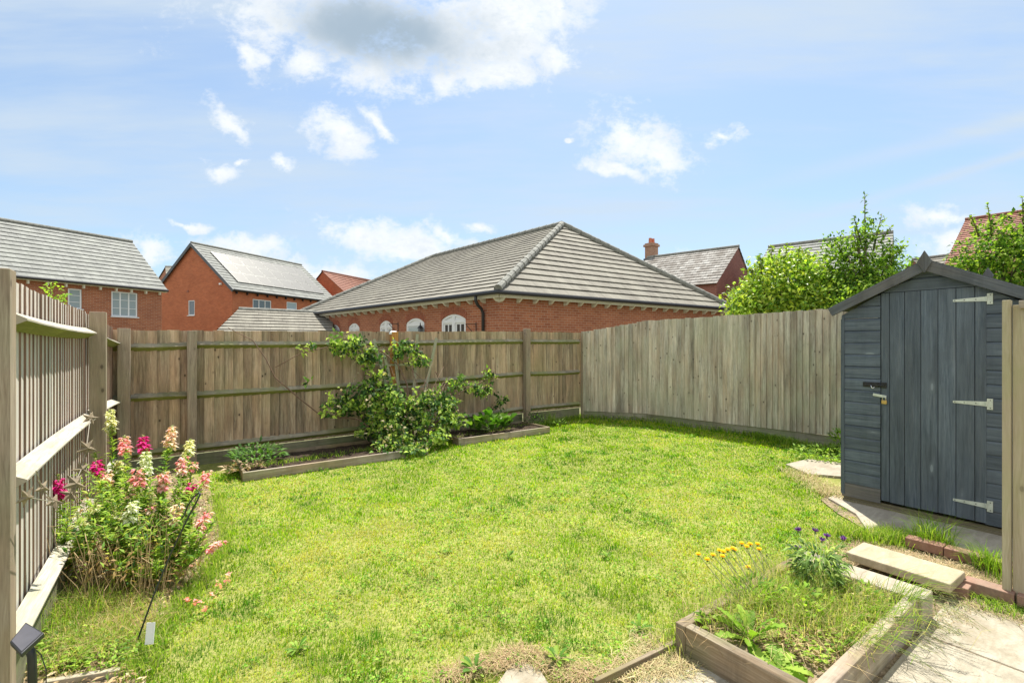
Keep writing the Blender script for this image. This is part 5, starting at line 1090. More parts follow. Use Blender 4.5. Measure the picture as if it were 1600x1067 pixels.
for h_ in heads:
    mb.tube([q+Vector((rnd.uniform(-.03, .03), rnd.uniform(-.03, .03), 0)), q.lerp(h_, .5)+Vector((0, 0, .04)), h_], .0035, 6, r1=.002); mb.tube([h_+Vector((0, 0, -.012)), h_, h_+Vector((0, 0, .008))], [.004, .008, .005], 7)
    a_, b_, c_ = thistle(None, None, h_+Vector((0, 0, .008))); fp.append(a_); fd.append(b_); fl2.append(c_)
mb.build('stems', M['stemg'], cf)
for h_, a_, b_, c_ in zip(heads, fp, fd, fl2): leaf_obj('flower', a_, b_, rdir(len(a_)), c_*1.3, c_*.5, mixcols(len(a_), [(.20, .07, .42), (.33, .15, .55), (.12, .04, .25)], [2, 1, 1]), M['petal'], cf)
# hawkweed
M['stemd'] = plain('dull_green_stem', (.13, .14, .05), .8)
yl = [(1091, 866, 2.95), (1105, 874, 2.85), (1114, 867, 2.9), (1124, 860, 3.0), (1130, 862, 2.9), (1137, 859, 2.95), (1148, 859, 3.05), (1145, 857, 2.9), (1159, 849, 3.1), (1167, 854, 3.0), (1172, 850, 3.05), (1184, 850, 3.1), (1186, 858, 2.95), (1169, 886, 2.9), (1129, 869, 2.8), (1198, 866, 3.1)]
hk = None
wherex = ['leftmost of the row', 'lowest at the left', 'third in from the left', 'fourth from the left, a little high', 'near the middle left', 'in the middle cluster', 'in the middle cluster, higher', 'between the two clusters', 'highest of the row', 'second from the top right', 'right of the highest one', 'rightmost of the open ones', 'just below the rightmost', 'much lower than the others', 'low in the left cluster', 'closed bud at the far right']
for i, (x, y, d) in enumerate(yl):
    top = at(x, y, d); base = Vector((2.45+.35*(x-1090)/110+rnd.uniform(-.04, .04), 1.27+rnd.uniform(-.05, .06), .11))
    t = thing('hawkweed', 'yellow hawkweed flower by the near planter, '+wherex[i], 'flower', base, 'yellow hawkweed flowers')
    mb = MB(); mb.tube([base, base.lerp(top, .5)+Vector((rnd.uniform(-.012, .012), 0, .012)), top], .0032, 5, r1=.0022); mb.tube([top+Vector((0, 0, -.014)), top], [.0035, .007], 6); mb.build('stem', M['stemd'], t)
    if i < 15:
        n = 26; a = np.linspace(0, 12.56, n); D = unit(np.stack([np.cos(a), np.sin(a), np.where(a < 6.3, .25, .9)], 1)); P = np.repeat([list(top)], n, 0); L = np.full(n, .0195)
        leaf_obj('flower_head', P, D, np.repeat([[0, 0, 1.]], n, 0), L, L*.45, mixcols(n, [(.95, .66, .01), (.9, .55, .01)], [2, 1], .06), M['petal'], t)

# snapdragons along the left fence
CRM, WHT, PNK, SAL, MAG = [(.78, .74, .42), (.85, .82, .6)], [(.85, .85, .72), (.8, .82, .62)], [(.90, .38, .43), (.94, .54, .56), (.92, .70, .64)], [(.9, .6, .52), (.92, .74, .6), (.9, .7, .62)], [(.62, .02, .24), (.75, .05, .33)]
SN = [ # tip x, y, depth, flower from, to (px below tip), colour, lean base px, description
 (171, 640, 3.45, 4, 32, CRM, 190, 'tall cream-white snapdragon spike standing against the left fence post'),
 (194, 680, 3.5, 8, 34, PNK, 198, 'pink snapdragon with a green tip right of the tall cream one'),
 (224, 680, 3.6, 4, 30, MAG, 222, 'deep magenta snapdragon in the top middle of the clump'),
 (150, 716, 3.3, 6, 30, MAG, 180, 'magenta snapdragon low beside the hanging stars'),
 (270, 664, 3.5, 6, 38, SAL, 245, 'tall peach and cream snapdragon, highest on the lawn side'),
 (298, 686, 3.6, 4, 32, CRM, 258, 'cream snapdragon to the right of the tall peach one'),
 (229, 705, 3.3, 4, 36, WHT, 225, 'white snapdragon in the middle of the clump under the magenta one'),
 (216, 730, 3.15, 4, 28, PNK, 212, 'bright pink snapdragon in the centre of the clump'),
 (256, 736, 3.2, 3, 28, PNK, 235, 'pink snapdragon right of centre, below the tall peach one'),
 (287, 712, 3.4, 3, 30, PNK, 252, 'pink snapdragon under the cream one on the lawn side'),
 (305, 722, 3.45, 2, 14, PNK, 262, 'small pink snapdragon tip beside the larger pink one'),
 (324, 736, 3.4, 2, 28, PNK, 268, 'salmon pink snapdragon leaning out farthest over the lawn at the top'),
 (302, 756, 3.3, 2, 20, MAG, 262, 'small crimson and white snapdragon in front of the leaning pink one'),
 (90, 742, 2.9, 10, 38, MAG, 118, 'magenta snapdragon poking through the hanging star garland'),
 (207, 784, 3.0, 2, 30, WHT, 205, 'white snapdragon low in the front of the clump'),
 (280, 784, 3.1, 4, 34, SAL, 250, 'pale salmon snapdragon beside the dark hook'),
 (326, 796, 3.15, 6, 42, PNK, 262, 'long pink snapdragon spike drooping toward the lawn'),
 (346, 846, 3.1, 2, 26, PNK, 258, 'pink snapdragon flopped out low over the lawn'),
 (166, 738, 3.3, 2, 22, SAL, 178, 'faded peach snapdragon just right of the low magenta one'),
 (184, 720, 3.45, 2, 22, CRM, 190, 'small cream snapdragon bud spike under the green-tipped pink one'),
 (205, 765, 3.1, 2, 14, SAL, 205, 'small faded pink snapdragon in the middle front'),
 (150, 780, 2.95, 20, 30, CRM, 150, 'short leafy snapdragon stalk near the fence with few flowers'),
 (238, 770, 3.1, 20, 30, PNK, 226, 'short green snapdragon stalk behind the white low one'),
 (120, 800, 2.85, 20, 28, CRM, 135, 'leafy green snapdragon stalk below the star garland'),
 (180, 790, 2.95, 20, 28, CRM, 176, 'leafy green snapdragon stalk in the heart of the clump'),
]
for (tx, ty, d, f0, f1, colr, bx, lab) in SN:
    top = at(tx, ty, d); by = 905+rnd.uniform(-25, 30); base = gp(bx+rnd.uniform(-15, 15), by, .01)
    t = thing('snapdragon', lab, 'flower', base, 'snapdragons in the left flower bed'); mb = MB()
    ln = (top-base).length; pts = [base.lerp(top, k/6)+Vector((rnd.uniform(-.012, .012), rnd.uniform(-.012, .012), 0.04*math.sin(math.pi*k/6))) for k in range(7)]; pts[-1] = top
    mb.tube(pts, .0045, 6, r1=.002)
    side = []
    for k in range(5):
        f = rnd.uniform(.12, .5); s = base.lerp(top, f); e = s+Vector((rnd.uniform(-.13, .13), rnd.uniform(-.13, .13), rnd.uniform(.12, .3)*min(1, ln/.8))); mb.tube([s, s.lerp(e, .5)+Vector((0, 0, -.01)), e], .003, 5, r1=.0015); side.append((s, e))
    mb.build('stem', M['stemg'], t, smooth=True)
    zf0, zf1 = f0*d/F/ln, f1*d/F/ln
    nl = int(210*ln); f = rng.random(nl)**.8*(1-zf1)*.98+.03; Bp, Tp = np.array(base), np.array(top)
    P = Bp+(Tp-Bp)*f[:, None]+np.stack([np.zeros(nl), np.zeros(nl), .04*np.sin(np.pi*f)], 1)
    for (s, e) in side:
        m = 34; g_ = rng.random((m, 1)); P = np.concatenate([P, np.array(s)+(np.array(e)-np.array(s))*g_]); f = np.concatenate([f, np.full(m, .45)])
    nl = len(P); an = rng.random(nl)*6.28; D = unit(np.stack([np.cos(an), np.sin(an), .5+1.1*rng.random(nl)], 1)); L = (.062-.03*f)*(.7+.6*rng.random(nl))
    Cc = mixcols(nl, [(.11, .23, .04), (.22, .38, .04), (.36, .50, .06), (.50, .54, .1)], [1.5, 4, 4, 1.5]); Cc = np.where((f < .30)[:, None] & (rng.random((nl, 1)) < .6), np.array([[.42, .27, .12]]), Cc)
    leaf_obj('leaves', P, D, unit(rdir(nl)*.4+np.array([0, 0, 1])), L, L*.2, Cc, M['leaf'], t, curl=.3)
    # blossoms: lipped bells set round the stalk, buds above
    nb = max(6, int((f1-f0)*.85)); P = []; D = []; L = []; W = []; C = []
    for k in range(nb):
        g_ = 1-(zf0+(zf1-zf0)*(k+.5)/nb); s = base.lerp(top, g_); a = k*2.4+rnd.uniform(-.3, .3); o = Vector((math.cos(a), math.sin(a), .25)).normalized(); c = s+o*rnd.uniform(.006, .024)+Vector((0, 0, rnd.uniform(-.01, .01))); sz = (.026+.016*k/nb)*(1 if f1-f0 > 15 else .75)*rnd.uniform(.85, 1.1)
        cc = colr[rnd.randrange(len(colr))]
        for (e, a2, l, w) in ((.25, 0, 1.0, .7), (.9, .5, .75, .8), (.9, -.5, .75, .8), (-.5, .45, .75, .75), (-.5, -.45, .75, .75), (-.7, 0, .6, .7)):
            P.append(c); D.append(Vector((math.cos(a+a2), math.sin(a+a2), e)).normalized()); L.append(sz*l); W.append(sz*w); C.append(np.array(cc)*rnd.uniform(.85, 1.08))
    n = len(P); leaf_obj('flower_spike', np.array([tuple(p) for p in P]), np.array([tuple(p) for p in D]), unit(rdir(n)*.3+np.array([0, 0, 1])), np.array(L), np.array(W), np.clip(np.array(C), 0, .95), M['petal'], t, curl=.35)
    n = int(14+f0*2); g_ = 1-rng.random(n)*(zf0+.03); P = Bp+(Tp-Bp)*g_[:, None]; an = rng.random(n)*6.28
    leaf_obj('buds', P, unit(np.stack([np.cos(an), np.sin(an), rng.random(n)], 1)), rdir(n), np.full(n, .013), np.full(n, .009), mixcols(n, [(.3, .38, .12), (.5, .5, .25)], [1, 1]), M['leaf'], t)
# foliage and dead growth at their feet
def region_points(n, poly, z=0.0):
    xs = [p[0] for p in poly]; ys = [p[1] for p in poly]; out = []
    x = rng.uniform(min(xs), max(xs), n*6); y = rng.uniform(min(ys), max(ys), n*6); k = in_poly(x, y, poly); x, y = x[k][:n], y[k][:n]; return np.stack([x, y, np.full(len(x), z)], 1)
poly = [gp(*q).xy for q in ((85, 935), (75, 860), (95, 830), (250, 850), (320, 880), (285, 925), (230, 950), (140, 960))]
P = region_points(2100, poly); n = len(P); h = .60*rng.random(n)**.9*(.75+.25*smooth_noise(P[:, 0]*3, P[:, 1]*3, 1)); P[:, 2] = .10+h; an = rng.random(n)*6.28
L = .042*(.6+.8*rng.random(n)); Cc = mixcols(n, [(.06, .14, .04), (.14, .27, .05), (.28, .42, .06), (.44, .52, .08)], [1.8, 4, 4, 2]); Cc = np.where((h < .22)[:, None] & (rng.random((n, 1)) < .7), np.array([[.45, .3, .13]]), Cc)
tag(leaf_obj('underplanting', P, unit(np.stack([np.cos(an), np.sin(an), .3+.8*rng.random(n)], 1)), unit(rdir(n)*.5+np.array([0, 0, 1])), L, L*.3, Cc, M['leaf']), 'dense small green leaves between the snapdragon stems', 'foliage', None, 'stuff')
mb = MB()
P = region_points(340, poly)
for p in P:
    b = Vector(p); h = rnd.uniform(.15, .5); a = rnd.random()*6.28; w = rnd.uniform(.02, .14); e = b+Vector((math.cos(a)*w, math.sin(a)*w, h)); mb.tube([b, b.lerp(e, .5)+Vector((rnd.uniform(-.03, .03), rnd.uniform(-.03, .03), .02)), e, e+Vector((rnd.uniform(-.06, .06), rnd.uniform(-.06, .06), rnd.uniform(-.08, .05)))], .0022, 4, r1=.001)
M['drystem'] = plain('dry_stem', (.60, .43, .23), .9, var=.3)
tag(mb.build('dry_stems', M['drystem']), 'tangle of dry straw-coloured stems at the foot of the snapdragons', 'dead stems', None, 'stuff')
poly2 = BEDL
P = region_points(5200, poly2); n = len(P); P[:, 2] = .008+.03*rng.random(n); an = rng.random(n)*6.28; L = .045*(.4+rng.random(n))
tag(leaf_obj('leaf_litter', P, unit(np.stack([np.cos(an), np.sin(an), .5*rng.normal(0, .5, n)], 1)), unit(rdir(n)*.6+np.array([0, 0, 1])), L, L*.22, mixcols(n, [(.5, .37, .2), (.36, .24, .12), (.58, .47, .3), (.2, .14, .08), (.2, .3, .07)], [3, 3, 2, 1.5, 1]), M['straw']), 'dry leaf litter and twigs over the soil of the flower bed', 'leaf litter', None, 'stuff')
n = 900; poly3 = [gp(*q).xy for q in ((30, 1060), (60, 985), (130, 985), (190, 1000), (220, 1030), (180, 1060))]
P = region_points(n, poly3); n = len(P); P[:, 2] = .02+.05*rng.random(n); an = rng.random(n)*6.28; L = .022*(.5+rng.random(n))
tag(leaf_obj('creeping_weeds', P, unit(np.stack([np.cos(an), np.sin(an), .5+0*an], 1)), unit(rdir(n)*.4+np.array([0, 0, 1])), L, L*.6, mixcols(n, [G2, G3, G4], [1, 2, 2]), M['leaf']), 'low creeping green weeds at the near end of the flower bed', 'weeds', None, 'stuff')
# pink petals fallen / flopped at the lawn edge
fx = [(352, 905), (340, 912), (290, 938), (308, 940), (318, 948), (332, 928), (356, 898), (305, 878)]
n = len(fx)*6; P = np.repeat(np.array([tuple(gp(*q, .05)) for q in fx]), 6, 0)+rng.normal(0, .012, (len(fx)*6, 3)); tag(leaf_obj('fallen_petals', P, rdir(n), rdir(n), np.full(n, .028), np.full(n, .02), mixcols(n, [(.9, .35, .35), (.92, .5, .42)], [1, 1], .06), M['petal']), 'pink blossoms fallen on the lawn edge beside the snapdragons', 'petals', None, 'stuff')

# ---------------------------------------------------------------- small garden things
def star(parent, c, r, tiltv, rotz=0):
    mb = MB(); nz = Vector(tiltv).normalized(); a = nz.orthogonal().normalized(); b = nz.cross(a); pr = []
    for k in range(10):
        t = rotz+math.pi*k/5; rr = r if k % 2 == 0 else r*.42; pr.append(Vector(c)+a*(rr*math.cos(t))+b*(rr*math.sin(t)))
    f, bk = Vector(c)+nz*r*.28, Vector(c)-nz*r*.28
    for k in range(10): mb.face([pr[k], pr[(k+1) % 10], f]); mb.face([pr[(k+1) % 10], pr[k], bk])
    return mb.build('star', M['stardrift'], parent)
def garland(lab, pts, anchor, a, rr):
    g0 = at_a(*anchor, a); t = thing('star_garland', lab, 'garland', g0, 'hanging star garlands'); P = [at_a(*q, a+.02*(i % 2)) for i, q in enumerate(pts)]
    for i, p in enumerate(P): star(t, p, rr*rnd.uniform(.85, 1.1), (rnd.uniform(.2, 1), rnd.uniform(-1, -.3), rnd.uniform(-.3, .7)), rnd.random()*3)
    mb = MB(); mb.tube([g0]+P+[P[-1]+Vector((0, 0, -.12))], .0018, 5); mb.build('cord', M['cord'], t)
garland('string of five small wooden stars hanging by the left fence post', [(141, 653), (135, 700), (127, 733), (116, 756), (110, 772)], (142, 645), -.385, .058)
garland('bunch of larger wooden stars hanging from the middle rail of the left fence', [(66, 762), (84, 784), (40, 776)], (56, 735), -.40, .047)
sr = at(56, 1040, 1.8)
sl_ = thing('solar_light_panel', 'small black solar panel tilted on a stake beside the left fence', 'solar panel', (sr.x, sr.y, 0))
c0, c1, c2, c3 = at(15, 1002, 1.78), at(40, 971, 1.88), at(69, 988, 1.83), at(33, 1021, 1.72)
nr = (c1-c0).cross(c3-c0).normalized(); nr = nr if nr.z > 0 else -nr; Q = [c0, c1, c2, c3]
mb = MB(); mb.solid([p for p in Q]+[p-nr*.018 for p in Q], [[0, 1, 2, 3], [7, 6, 5, 4]]+[[i, 4+i, 4+(i+1) % 4, (i+1) % 4] for i in range(4)]); mb.build('casing', M['plastic'], sl_, bevel=.003)
ct = sum(Q, Vector())/4; mb = MB(); mb.face([p.lerp(ct, .13)+nr*.0015 for p in Q]); mb.build('solar_cell', M['panel'], sl_)
mb = MB(); mb.tube([ct-nr*.02, ct-nr*.05+Vector((0.01, 0, -.03)), Vector((at(54, 1050, 1.74).x, at(54, 1050, 1.74).y, -.02))], .014, 8); mb.build('stake', M['plastic'], sl_, smooth=True)
mb = MB(); mb.tube([ct-nr*.02, at(64, 1022, 1.85), at(72, 1046, 1.85), at(72, 1075, 1.85)], .002, 5); mb.build('cable', M['wire'], sl_)
mb = MB(); mb.tube([at(*q) for q in ((214, 1002, 2.35), (240, 930, 2.45), (268, 862, 2.5), (292, 812, 2.5), (306, 786, 2.5), (313, 772, 2.5), (311, 769, 2.52), (303, 776, 2.55), (293, 790, 2.57), (288, 805, 2.57), (282, 812, 2.55))], .0042, 8); tag(mb.build('plant_hook', M['wire'], smooth=True), 'thin dark metal hook rod leaning out of the flower bed over the lawn', 'hook')
mb = MB(); q0, q1 = at(233, 1006, 2.3), at(236, 972, 2.32); mb.beam(q0, q1, .040, .003, side=(CY, -SY, 0)); tag(mb.build('plant_label', M['white']), 'blank white plant tag stuck in the bed edge by the lawn', 'plant tag')
mb = MB()
for (x, y, s) in ((80, 885, .10),):
    q = gp(x, y, .1); k = 10; V = [tuple(q+Vector((s*math.cos(a)*rnd.uniform(.8, 1.1), 1.4*s*math.sin(a)*rnd.uniform(.8, 1.1), z))) for z, sc_ in ((-.1, 1), (.02, 1)) for a in [6.28*i/k for i in range(k)]]+[tuple(q+Vector((0, 0, .05)))]
    mb.solid(V, [[i, (i+1) % k, k+(i+1) % k, k+i] for i in range(k)]+[[k+i, k+(i+1) % k, 2*k] for i in range(k)])
tag(mb.build('edging_stone', M['stone'], bevel=.006), 'pale stone wedged against the left fence behind the bed', 'stone')
mb = MB(); q = at(62, 780, 2.6)
mb = MB(); a_, b_ = at_a(612, 519, 3.0), at_a(622, 522, 3.0)
p = at_b(615, 521, 7.13); mb.tube([p+Vector((-.07, 0, -.008)), p+Vector((-.04, 0, .008)), p+Vector((.04, 0, .008)), p+Vector((.07, 0, -.008))], [.01, .03, .03, .01], 8); tag(mb.build('fence_top_light', M['white'], smooth=True), 'small white plastic cap light on top of the fence post behind the climber', 'light')
# ---------------------------------------------------------------- grass
STRAW = np.array([.50, .48, .085])
def lawn_grass():
    poly = [tuple(p) for p in LAWN]; xs = [p[0] for p in poly]; ys = [p[1] for p in poly]
    N = 1500000; x = rng.uniform(min(xs), max(xs), N); y = rng.uniform(max(min(ys), 1.2), max(ys), N); d = x*SY+y*CY
    keep = rng.random(N) < np.clip((2.1/np.maximum(d, 1))**1.5, .10, 1)*.62; x, y, d = x[keep], y[keep], d[keep]
    X = x*CY-y*SY; keep = (np.abs(X) < d*1.12+.3) & (d > 1.9) & in_poly(x+rng.normal(0, .02, len(x)), y+rng.normal(0, .02, len(x)), poly); x, y, d = x[keep], y[keep], d[keep]; n = len(x)
    wx, wy = x+.05*(vn(x, y, .13, 91)-.5), y+.05*(vn(x, y, .13, 92)-.5)
    n1 = vn(wx, wy, 1.1, 1)-.5; n2 = .6*vn(wx, wy, .38, 2)+.4*vn(wx, wy, .2, 3)-.5; n3 = .5*vn(wx, wy, .11, 4)+.5*vn(wx, wy, .05, 5)-.5
    front = np.clip((4.4-d)/2.6, 0, 1); dry = np.clip(.06+.26*front+.6*n1+1.1*n2+.9*n3, .02, .92)
    near_bare = np.clip(1-((d-2.0)/.5), 0, 1)*np.clip(.5+n2, 0, 1)
    far_fence = (y > 6.2) | (x > 7.1)
    lush = np.clip(-n2*2.2+n3*1.2, 0, 1)
    P = np.stack([x, y, np.full(n, -.012)], 1)
    H = (.015+.014*rng.random(n)**2+.014*lush)*np.where(far_fence, 1.5, 1)*np.clip(1-.5*near_bare, .4, 1)*np.clip(.9+d*.03, 1, 1.25)*(1+.6*n3)
    W = .0026*np.clip(d/2.4, 1, 3.4)*(.8+.5*rng.random(n))
    C = mixcols(n, [(.09, .23, .010), (.19, .37, .012), (.34, .50, .02), (.47, .55, .05)], [1.6, 4.2, 3.4, .9], .10)
    C *= (1+.35*n1[:, None]+.45*n2[:, None]+.5*n3[:, None])
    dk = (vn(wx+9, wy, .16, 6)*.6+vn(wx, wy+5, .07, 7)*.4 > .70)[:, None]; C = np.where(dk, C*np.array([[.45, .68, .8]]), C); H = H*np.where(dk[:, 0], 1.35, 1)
    isdry = rng.random(n) < dry; C[isdry] = STRAW*(1+rng.normal(0, .2, (isdry.sum(), 1)))
    lean = .25+.8*rng.random(n); az = rng.random(n)*6.28
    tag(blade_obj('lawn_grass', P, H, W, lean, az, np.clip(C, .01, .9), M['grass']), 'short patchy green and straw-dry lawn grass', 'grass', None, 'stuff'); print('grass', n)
    # clover and small broad leaves scattered through it
    m = 26000; k = rng.choice(n, m, replace=False); k = k[(vn(x[k]+2, y[k]+9, .3, 8)*.6+.4*vn(x[k], y[k], .09, 9)) > .60]; m = len(k); P = np.stack([x[k], y[k], .012+.012*rng.random(m)], 1); an = rng.random(m)*6.28; L = .015*(.5+.9*rng.random(m))*np.clip(d[k]/3, 1, 1.7)
    tag(leaf_obj('lawn_clover', P, unit(np.stack([np.cos(an), np.sin(an), .25+.2*rng.random(m)], 1)), unit(rdir(m)*.35+np.array([0, 0, 1])), L, L*.75, mixcols(m, [(.12, .27, .02), (.22, .40, .03), (.36, .5, .06)], [3, 3, 1]), M['leaf']), 'patches of small round-leaved weeds in the lawn', 'weeds', None, 'stuff')
lawn_grass()
def verge(name, label, pts, n, h, pal, w, width=.05, wd=.003, cat='grass', z=0.0, lean=(.3, 1.0), mat='grass', bend=.6):
    """unmown grass along a line of ground points"""
    pts = [np.array(tuple(p)[:2]) for p in pts]; seg = rng.integers(0, len(pts)-1, n); f = rng.random((n, 1)); A = np.array(pts)
    xy = A[seg]+(A[seg+1]-A[seg])*f+rng.normal(0, width, (n, 2)); P = np.column_stack([xy, np.full(n, z)])
    H = h*(.35+.8*rng.random(n)); tag(blade_obj(name, P, H, wd*(.7+.6*rng.random(n)), rng.uniform(*lean, n), rng.random(n)*6.28, mixcols(n, pal, w, .14), M[mat], bend=bend), label, cat, None, 'stuff')
GP = [(.13, .25, .03), (.24, .38, .04), (.38, .48, .07), (.52, .47, .22)]
verge('long_grass', 'longer grass along the boards of the back beds', [gp(*q) for q in ((360, 742), (420, 733), (520, 718), (620, 703), (645, 714), (705, 691), (780, 678), (850, 664), (905, 653))], 5200, .13, GP, [3, 4, 2, .5], .045, .005)
verge('long_grass', 'longer shaded grass along the foot of the grey right fence', [gp(*q) for q in ((905, 652), (1010, 657), (1167, 679), (1310, 710))], 5200, .14, GP, [3, 4, 2, .3], .07, .006)
verge('long_grass', 'uncut grass between the flower bed and the lawn', [gp(*q) for q in ((215, 1060), (240, 1000), (300, 928), (350, 850), (335, 775))], 4200, .085, GP, [2, 4, 3, 1.5], .04, .0032)
verge('long_grass', 'long dry-tipped grass against the left side of the near planter', [(2.0, 1.45), (2.4, 1.46), (3.1, 1.47), (3.45, 1.42)], 2600, .15, GP, [1.5, 3, 3, 3], .045, .003)
verge('long_grass', 'grass growing over the cut corner of the shed slab', [(4.30, 1.55), (4.45, 1.32), (4.58, 1.22), (4.66, 1.0)], 2400, .13, GP, [2, 4, 3, 1.5], .07, .0034)
verge('dry_clippings', 'pale dry grass clippings strewn between step and shed slab', [(3.75, 1.3), (4.2, 1.25), (4.2, .9), (4.25, .5), (4.1, .9)], 3600, .05, [(.55, .44, .26), (.42, .3, .17), (.3, .34, .12)], [4, 3, 1], .12, .003, lean=(1.2, 1.9), mat='straw', bend=1.0)
verge('dry_clippings', 'dry cut grass heaped at the left end of the near planter', [(1.98, 1.52), (1.97, 1.36), (1.75, 1.45)], 2600, .05, [(.55, .47, .26), (.42, .32, .17), (.3, .34, .12)], [4, 3, 1], .06, .003, lean=(1.0, 1.9), mat='straw', bend=1.0)
verge('dry_clippings', 'brown dead grass at the front edge of the lawn', [gp(*q) for q in ((690, 1060), (760, 1040), (815, 1022), (880, 1050), (940, 1062), (1050, 1012))], 4200, .045, [(.5, .38, .22), (.38, .26, .14), (.32, .36, .1)], [4, 3, 2], .035, .0028, lean=(.8, 1.8), mat='straw', bend=.9)
verge('dry_clippings', 'yellowed dry grass at the shed corner by the path slab', [gp(*q) for q in ((1235, 735), (1285, 760), (1318, 778), (1300, 770))], 2600, .07, [(.56, .46, .26), (.45, .34, .18), (.35, .4, .12)], [4, 2, 2], .09, .004, lean=(.7, 1.7), mat='straw')
verge('planter_weeds', 'dense weeds and dry grass filling the near planter', [(2.2, 1.3), (2.5, 1.28), (2.8, 1.28), (3.05, 1.25), (3.0, 1.0), (2.6, .95), (2.5, 1.1), (2.9, 1.1), (2.4, 1.2), (3.1, .9)], 4600, .17, GP+[(.58, .48, .24)], [1.2, 2.5, 3, 3, 3], .085, .0026, cat='weeds', z=.105)
verge('planter_straw', 'brown dry stalks lying over the soil of the near planter', [(2.2, 1.3), (2.5, 1.2), (2.9, 1.2), (3.1, 1.0), (2.6, .95), (2.3, 1.05), (2.8, 1.1)], 2200, .08, [(.55, .42, .22), (.38, .26, .13), (.2, .14, .08)], [3, 2, 1], .09, .0026, cat='straw', z=.115, lean=(.9, 1.9), mat='straw', bend=1.0)
verge('dry_clippings', 'dry grass and crumbs of soil gathered along the paving edge by the bricks', [(3.35, .74), (3.75, .72), (3.8, .3), (3.8, -.1)], 900, .04, [(.5, .42, .25), (.36, .27, .16), (.26, .34, .08)], [3, 2, 1.5], .05, .0028, lean=(.8, 1.9), mat='straw', bend=1.0)
verge('bed_grass', 'sparse grass and straw sprouting through the near end of the flower bed', [gp(*q) for q in ((60, 1040), (90, 960), (150, 950), (210, 960), (190, 1010), (120, 1030), (150, 985))], 4200, .13, GP+[(.6, .46, .24)], [1.5, 2.5, 2, 2, 4], .09, .0026, lean=(.3, 1.5))
poly = [(2.25, .86), (3.15, .86), (3.15, 1.34), (2.35, 1.34)]
P = region_points(2600, poly, .115); n = len(P); P[:, 2] += .05*rng.random(n); an = rng.random(n)*6.28; L = .022*(.5+rng.random(n))
tag(leaf_obj('planter_ground_cover', P, unit(np.stack([np.cos(an), np.sin(an), .4+0*an], 1)), unit(rdir(n)*.5+np.array([0, 0, 1])), L, L*.6, mixcols(n, [G2, G3, G4, (.45, .35, .18)], [1, 2, 3, 1.3]), M['leaf']), 'small-leaved yellow-green ground cover in the near planter', 'ground cover', None, 'stuff')
def tuft(label, base, n, h, spread=.02, az=(0, 6.28), lean=(.3, 1.0), seeds=0, wd=.0035, pal=GP, w=(3, 4, 2, .6), bend=.7):
    t = thing('grass_tuft', label, 'grass tuft', base); P = np.array(base)+np.column_stack([rng.normal(0, spread, (n, 2)), np.zeros(n)])
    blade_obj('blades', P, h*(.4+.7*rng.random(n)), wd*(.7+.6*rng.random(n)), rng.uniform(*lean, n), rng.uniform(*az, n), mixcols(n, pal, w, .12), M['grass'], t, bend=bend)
    if seeds:
        mb = MB(); SP, SD_, = [], []
        for i in range(seeds):
            a = rnd.uniform(*az); L = h*rnd.uniform(1.2, 2.0); b = Vector(base); pts = [b+Vector((math.cos(a), math.sin(a), 0))*(L*f*.9)+Vector((0, 0, L*(.62*f-.55*f*f))) for f in (0, .25, .5, .75, 1)]
            mb.tube(pts, .0013, 4, r1=.0007)
            for k in range(9):
                f = .6+.4*k/9; s = pts[2].lerp(pts[4], (f-.5)*2); SP.append(tuple(s)); SD_.append((math.cos(a)+rnd.uniform(-.7, .7), math.sin(a)+rnd.uniform(-.7, .7), rnd.uniform(-1.2, -.2)))
        mb.build('seed_stems', M['stemg'], t); n = len(SP); leaf_obj('seed_heads', np.array(SP), np.array(SD_), rdir(n), np.full(n, .020), np.full(n, .0032), mixcols(n, [(.35, .38, .16), (.5, .44, .24)], [1, 1]), M['straw'], t)
    return t
tuft('blue-green grass tuft growing from the crack in front of the shed door', (4.60, 1.02, .01), 320, .30, .05, lean=(.3, 1.1))
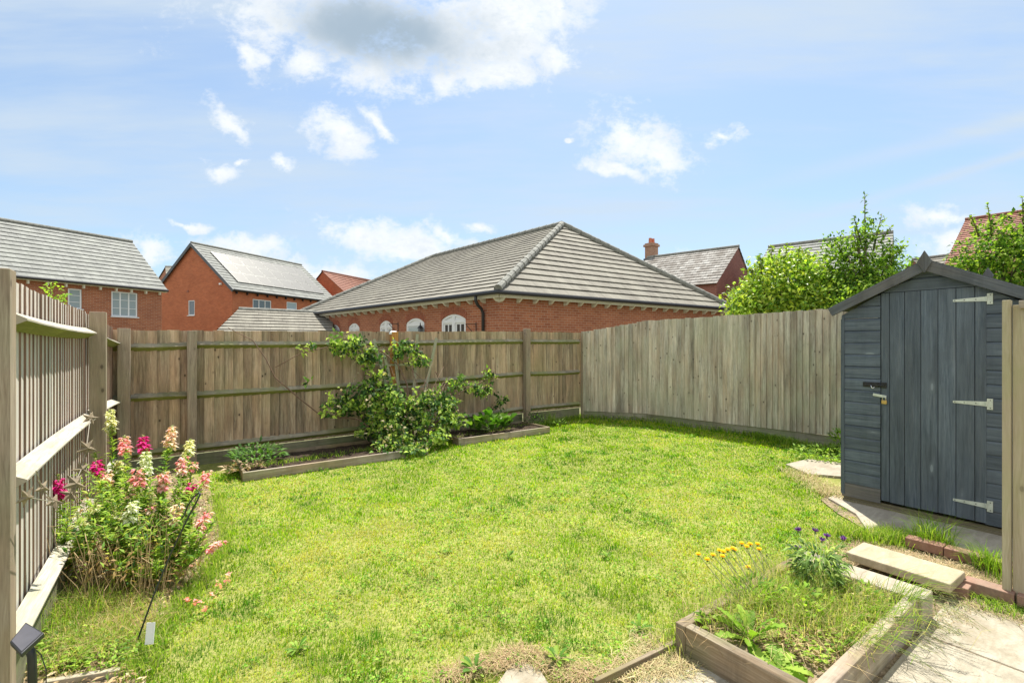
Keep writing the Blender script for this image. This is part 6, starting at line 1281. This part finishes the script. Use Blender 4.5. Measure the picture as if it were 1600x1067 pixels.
tuft('grass tuft in the gap by the shed slab, nearer the gate', (4.45, .70, .01), 200, .26, .04, az=(1.0, 4.5), lean=(.4, 1.2))
tuft('thin upright grass blades at the foot of the gate', (4.3, .60, .01), 70, .24, .05, lean=(.1, .6))
tuft('small bright tuft on the strip between paving and bricks', (3.86, .58, .0), 260, .07, .06, lean=(.4, 1.3))
tuft('bright small grass at the near corner of the gate', (3.88, .42, .0), 160, .06, .05, lean=(.4, 1.3))
tuft('seeding grass arching over the middle of the near planter on its paving side', (2.9, .86, .12), 60, .20, .05, az=(4.2, 6.0), lean=(.8, 1.3), seeds=16, wd=.003)
tuft('long seeding grass sprawling from the far right corner of the near planter', (3.2, .84, .14), 60, .22, .04, az=(4.0, 6.2), lean=(.8, 1.3), seeds=14, wd=.003)
tuft('green grass blades spilling onto the paving from the near end of the planter board', (2.6, .84, .12), 50, .19, .05, az=(4.2, 5.8), lean=(.9, 1.4), seeds=7, wd=.0035)
tuft('wispy seeding grass standing behind the cornflower clump', (3.3, 1.25, .05), 60, .3, .05, lean=(.1, .5), seeds=3, wd=.0025)
tuft('straggly weeds rising in the middle of the near planter', (2.75, 1.05, .11), 200, .17, .13, lean=(.1, .8), wd=.0028, pal=GP, w=(1, 3, 3, 2))
tuft('straggly dry grass in the right half of the near planter', (3.0, .92, .11), 200, .17, .10, lean=(.2, 1.1), wd=.0025, pal=GP, w=(.5, 2, 3, 4))
tuft('tall thin dry grass among the yellow flowers', (2.62, 1.38, .05), 130, .22, .13, lean=(.05, .4), wd=.0022, pal=GP, w=(1, 2, 3, 3))
tuft('green tuft in the shade at the fence corner post', (5.98, 6.95, .0), 90, .30, .05, lean=(.1, .6), wd=.005)
tuft('pale arching grass stems at the foot of the snapdragons by the lawn', gp(262, 905), 160, .30, .06, lean=(.3, 1.2), wd=.003, w=(1, 2, 3, 2))
tuft('fine green grass beside the solar panel stake', gp(108, 985), 260, .26, .10, lean=(.1, .8), wd=.0025, w=(2, 3, 3, 2))
